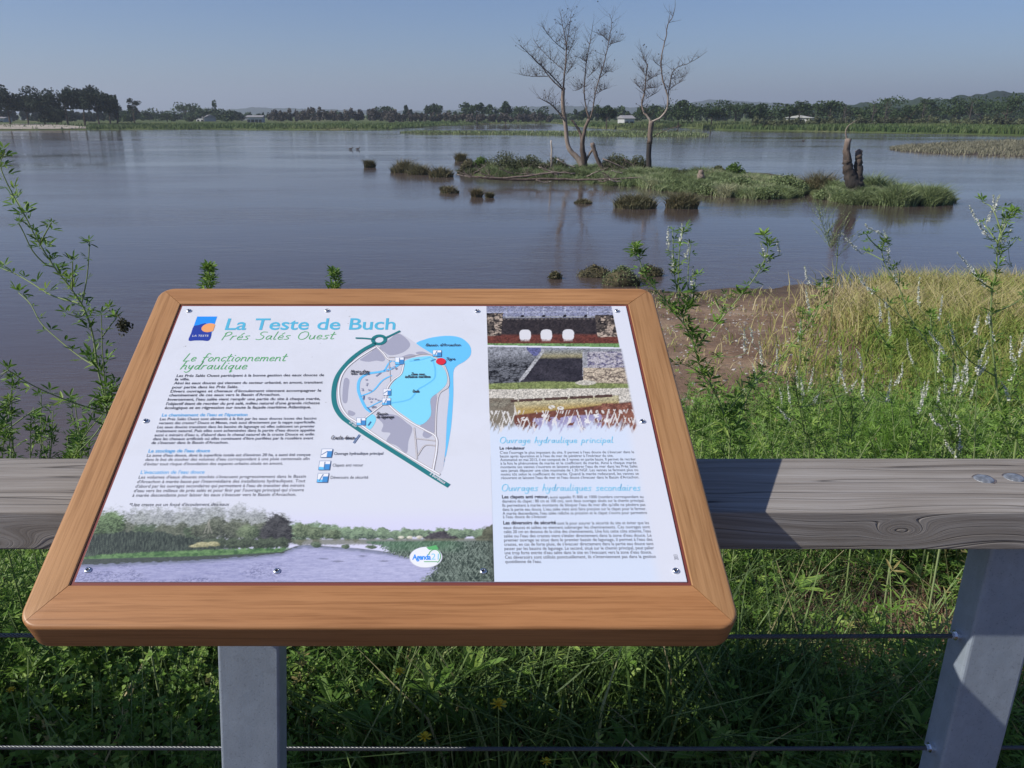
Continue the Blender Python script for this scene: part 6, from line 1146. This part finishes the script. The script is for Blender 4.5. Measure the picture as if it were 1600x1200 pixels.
tall_plant('sweet_clover', 'tallest white flowering sweet clover at the right edge of the photo, with many spikes', 'wildflower', [zz(s_, *r6) for s_ in [
    [(1560, 1050), (1540, 960), (1500, 820), (1488, 700), (1472, 560), (1474, 400), (1492, 300), (1498, 200), (1530, 130), (1560, 70)], [(1495, 195), (1470, 160), (1440, 120)], [(1474, 400), (1440, 368), (1420, 340)], [(1496, 250), (1540, 220), (1570, 185)], [(1498, 200), (1515, 120), (1518, 60)],
    [(1478, 480), (1560, 440), (1610, 400)], [(1490, 720), (1420, 680), (1370, 640), (1300, 540)], [(1530, 930), (1590, 860), (1570, 790)], [(1475, 150), (1460, 60), (1440, 40)]]],
    zs([(1398, 55, 1475, 180), (1578, 20, 1535, 150), (1545, 100, 1530, 230), (1508, 15, 1520, 80), (1332, 232, 1432, 362), (1590, 155, 1555, 215), (1545, 245, 1600, 305), (1462, 580, 1420, 700), (1405, 470, 1395, 550), (1525, 745, 1570, 835), (1470, 470, 1476, 520), (1460, 640, 1430, 720)], *r6), 2.15, WG, .026, .04, stem_r=.0038)
tall_plant('sweet_clover', 'short sweet clover with one upright white spike, between the leafy plant and the leaning one', 'wildflower', [zz([(745, 1000), (735, 860), (720, 760), (730, 560), (735, 460)], *r6)], zs([(716, 348, 736, 465), (706, 690, 716, 770)], *r6), 2.7, WG, .022, .04)
tall_plant('sweet_clover', 'slim sweet clover with a single white spike just left of the tallest plant', 'wildflower', [zz([(1300, 950), (1265, 800), (1245, 600), (1235, 500), (1238, 470)], *r6), zz([(1250, 600), (1290, 540), (1330, 640), (1380, 700)], *r6)], zs([(1246, 352, 1236, 475), (1270, 820, 1278, 870), (1300, 840, 1318, 920)], *r6), 2.6, WG, .022, .035)
tall_plant('sweet_clover', 'low sweet clover with short white spikes touching the handrail near its bolts', 'wildflower', [zz([(1330, 1040), (1320, 980), (1300, 900), (1260, 830)], *r6), zz([(1325, 1000), (1345, 940), (1340, 900)], *r6)], zs([(1205, 845, 1250, 905), (1295, 845, 1312, 925), (1340, 925, 1335, 1000), (1290, 965, 1325, 1025), (1350, 960, 1345, 1000)], *r6), 2.0, WG, .02, .04)
tall_plant('sweet_clover', 'half hidden sweet clover with two drooping spikes in the middle of the green meadow', 'wildflower', [zz([(760, 1040), (740, 930), (715, 800), (705, 730)], *r6), zz([(740, 900), (690, 870), (640, 840)], *r6)], zs([(702, 705, 716, 790), (628, 830, 670, 880), (935, 725, 905, 765), (790, 770, 765, 805)], *r6), 2.5, WG, .022, .03)
tall_plant('sweet_clover', 'small sweet clover with a pale spike standing before the brown soil', 'wildflower', [zz([(880, 900), (872, 780), (868, 700), (878, 640)], *r6)], zs([(874, 600, 880, 680)], *r6), 3.0, WG, .022, .04)
for k, (X, yt, D_) in enumerate([(1215, 560, 2.9), (1262, 520, 3.1), (1330, 585, 2.5), (1392, 500, 2.9), (1455, 470, 3.2), (1478, 560, 2.4), (1530, 500, 2.7), (1585, 540, 2.3), (1420, 610, 2.2)]):
    st_ = [[(X + R.uniform(-12, 12), 760), (X + R.uniform(-8, 8), (760 + yt) / 2), (X, yt + 30)]]; sp_ = [(X + R.uniform(-4, 4), yt - 14, X, yt + 26)]
    for q in range(3): yb = R.uniform(yt + 50, 700); dx = R.choice([-1, 1]) * R.uniform(22, 52); st_.append([(X, yb), (X + dx * .6, yb - 30), (X + dx, yb - 58)]); sp_.append((X + dx * 1.2, yb - 98, X + dx, yb - 62))
    tall_plant('sweet_clover', f'thin sweet clover with small white spikes among the meadow grass, {ORD[k]} of nine', 'wildflower', st_, sp_, D_, WG, .024, .028)
# soft grey seeded plant
g = Geo(); D = 3.0; t = thing('seed_plant', tuple(at_y(1312, 470, D)), 'faint grey-green seeding plant against the water between the leafy and the leaning sweet clover', 'wildflower', None); org = np.array(t.location)
gp = at_y(1312, 470, D); q = [gp - (0, 0, gp[2] - float(ground_z(gp[0], D))), at_y(1306, 430, D), at_y(1296, 385, D), at_y(1280, 335, D)]; Q = smooth_path(q, 8); g.tube(Q - org, np.linspace(.002, .0007, len(Q)), 5, .6, cap=False)
for k in range(46):
    i = int(len(Q) * R.uniform(.35, .98)); a = Q[i]; d = np.array([R.normal() * .6, R.normal() * .6, 1]); d /= np.linalg.norm(d); L = R.uniform(.04, .12); S_ = smooth_path([a, a + d * L * .5 + (0, 0, .01), a + d * L + (0, 0, .02)], 4); g.tube(S_ - org, .0006, 3, .7, cap=False)
    n = 14; tt = R.random(n); C = S_[0] + (S_[-1] - S_[0]) * tt[:, None] + R.normal(size=(n, 3)) * .002; leafquads(g, C - org, .005, .6 + .4 * R.random(n))
g.build('stem', M['marsh'], t)
# feathery bright green plants
for X, Y, D, w, h, n, lab in [(1385, 700, 3.6, .26, .40, 2600, 'feathery bright green plant just above the handrail, right of the middle of the bank'), (1300, 700, 4.2, .26, .30, 1800, 'smaller feathery green plant left of the bright feathery one'), (1475, 690, 3.9, .28, .36, 2200, 'feathery green plant behind the tallest sweet clover'), (1180, 690, 3.4, .22, .22, 1600, 'little feathery green tuft near the bare soil')]:
    c = at_y(X, Y, D); z0 = float(ground_z(c[0], D)); t = thing('feathery_plant', (c[0], D, z0), lab, 'plant', 'feathery green plants on the bank'); g = Geo()
    a = R.random(n) * 6.283; rr = R.random(n) ** .7 * w; P = np.stack([np.cos(a) * rr, np.sin(a) * rr, (h + (c[2] - z0) * .6) * R.random(n) * (1 - .5 * (rr / w) ** 2)], 1); blades(g, P, .055, .0022, 1.6, R.random(n)); g.build('foliage', M['feather'], t)
    g2 = Geo()
    for k in range(10): a = R.random() * 6.28; g2.tube([(0, 0, -.02), (math.cos(a) * w * .3, math.sin(a) * w * .3, h * .5), (math.cos(a) * w * .6, math.sin(a) * w * .6, h)], [.003, .002, .001], 4, .3)
    g2.build('stem', M['cloverstem'], t)
# the tall bush at the left
r5 = (0, 220, 2.4)
tall_plant('wild_bush', 'tall green leafy bush with long arching stems at the left edge, above the handrail', 'bush', [zz(s_, *r5) for s_ in [
    [(420, 1130), (402, 1020), (390, 950), (366, 850), (350, 740), (320, 640), (270, 560), (205, 475), (140, 372), (98, 290), (42, 190), (2, 95), (18, 40)], [(200, 480), (165, 465), (120, 415), (85, 340), (70, 310)], [(240, 637), (150, 600), (90, 548), (42, 505), (10, 480)], [(350, 835), (290, 800), (220, 745), (150, 680), (112, 610), (70, 570)],
    [(168, 385), (180, 345), (192, 310)], [(278, 560), (276, 510), (272, 455)], [(322, 600), (335, 520), (338, 440), (335, 380)], [(395, 1020), (388, 900), (382, 780), (380, 655)], [(372, 722), (410, 680), (432, 655), (405, 632)], [(340, 1030), (225, 985), (110, 925), (30, 860)], [(60, 1200), (20, 1120), (-30, 1060)], [(150, 1060), (190, 1000), (220, 985)],
    [(380, 940), (420, 930), (440, 920)], [(320, 640), (300, 660), (255, 650)], [(340, 1060), (320, 1120), (280, 1180)], [(100, 290), (80, 250), (60, 215)], [(400, 1000), (420, 960), (400, 930)]]],
    zs([(38, 755, 30, 830), (5, 760, 8, 880)], *r5), 1.72, None, .026, .030, stem_r=.0030)
for k, (x, y, lab) in enumerate([(325, 418, 'single leafy shoot peeking over the top edge of the board near its left corner'), (521, 424, 'small leafy shoot peeking over the middle of the top edge of the board')]):
    tall_plant('leafy_shoot', lab, 'plant', [[(x + 8, y + 160), (x - 2, y + 50), (x + 3, y + 20), (x, y)]], [], 1.9, 'shoots behind the board', .022, .02)
t = thing('dried_flower_head', tuple(at_y(194, 508, 1.70)), 'dried brown flower head hanging on the left bush', 'flower head'); g = Geo(); P = R.normal(size=(240, 3)) * .006; leafquads(g, P, .008, R.random(240) * .6); c = Vector(t.location); e1 = at_y(180, 490, 1.71) - np.array(c); g.tube([e1, e1 * .5 + (0, 0, .004), (0, 0, 0)], .0012, 5, .3); g.build('petals', M['rush'], t)
for i, (X0, n_) in enumerate([(-60, 13), (40, 12), (130, 9), (175, 5)]):       # leafy bushes low at the left edge
    D = 1.85 + .12 * (i % 2); st_ = []
    for k in range(n_): x = X0 + R.uniform(-50, 50); x = min(x, 150 - 10 * i if i == 3 else 170); ytop = R.uniform(590, 690) + (30 if i > 1 else 0); st_.append([(x + R.uniform(-10, 10), 800), (x + R.uniform(-14, 14), (800 + ytop) / 2), (x + R.uniform(-20, 20), ytop)])
    tall_plant('leafy_plant', ['low leafy plant at the extreme left edge, mostly outside the photo', 'low leafy plant above the handrail at the left edge', 'low leafy plant under the arching stems of the left bush', 'low leafy plant nearest the left side of the board'][i], 'plant', st_, [], D, 'low leafy plants at the left', .027, .024)
for i, (X0, D, n_) in enumerate([(1105, 2.3, 8), (1180, 2.45, 8), (1250, 2.6, 8), (1340, 2.3, 7), (1500, 2.4, 8), (1575, 2.1, 8)]):
    st_ = []
    for k in range(n_): x = X0 + R.uniform(-48, 48); ytop = R.uniform(640, 700); st_.append([(x + R.uniform(-10, 10), 800), (x + R.uniform(-16, 16), (800 + ytop) / 2), (x + R.uniform(-24, 24), ytop)])
    tall_plant('leafy_plant', f'leafy green plant showing above the handrail right of the board, {ORD[i]} from the board', 'plant', st_, [], D, 'leafy plants above the handrail at right', .026, .026)
# yellow flowers below the board
for i, (X, Y, D, s_, lab) in enumerate([(779, 1101, 1.50, .019, 'largest yellow flower in the grass below the board, right of centre'), (663, 1152, 1.47, .016, 'yellow-green flower just above the lower cable'), (624, 1050, 1.56, .014, 'yellow flower under the lower edge of the board, beside a pale seed head'), (853, 1190, 1.45, .012, 'small orange-yellow flower at the bottom edge of the photo'), (17, 1078, 1.5, .010, 'small yellow flower low at the left edge')]):
    c = at_y(X, Y, D); t = thing('yellow_flower', (c[0], c[1], float(ground_z(c[0], c[1]))), lab, 'flower', 'yellow flowers below the board'); h = c[2] - float(ground_z(c[0], c[1])); g = Geo(); g.tube(smooth_path([(0.01, .02, 0), (.004, .01, h * .5), (0, 0, h)], 4), .0013, 5, .5); g.build('stem', M['cloverstem'], t); g = Geo()
    for k in range(34):
        a = k * 2.4; L = s_ * (.5 + .5 * (k % 3) / 2); w = s_ * .14; el = .25 + .35 * (2 - k % 3) - .1; d = np.array([math.cos(a) * math.cos(el), math.sin(a) * math.cos(el), math.sin(el)]); s2 = np.array([-math.sin(a), math.cos(a), 0]) * w; o_ = np.array([0, 0, h])
        g.add([o_ - s2 * .3, o_ + s2 * .3, o_ + d * L + s2, o_ + d * L * 1.05, o_ + d * L - s2], [(0, 1, 2, 3, 4)], R.random())
    o = g.build('petals', M['yellow'], t); o.rotation_euler.x = 0
# thin haze over the lake
g = Geo(); g.box((-4200, -420, -4), (4200, 6500, 130)); hz = g.build('haze', []); hz['kind'] = 'stuff'; hz.display_type = 'WIRE'
hm = bpy.data.materials.new('haze_air'); hm.use_nodes = True; ht = hm.node_tree; ht.nodes.clear(); pv = ht.nodes.new('ShaderNodeVolumePrincipled'); pv.inputs['Color'].default_value = (.80, .88, 1, 1); pv.inputs['Density'].default_value = .00042; pv.inputs['Anisotropy'].default_value = .2
ho = ht.nodes.new('ShaderNodeOutputMaterial'); ht.links.new(pv.outputs[0], ho.inputs['Volume']); hz.data.materials.append(hm)
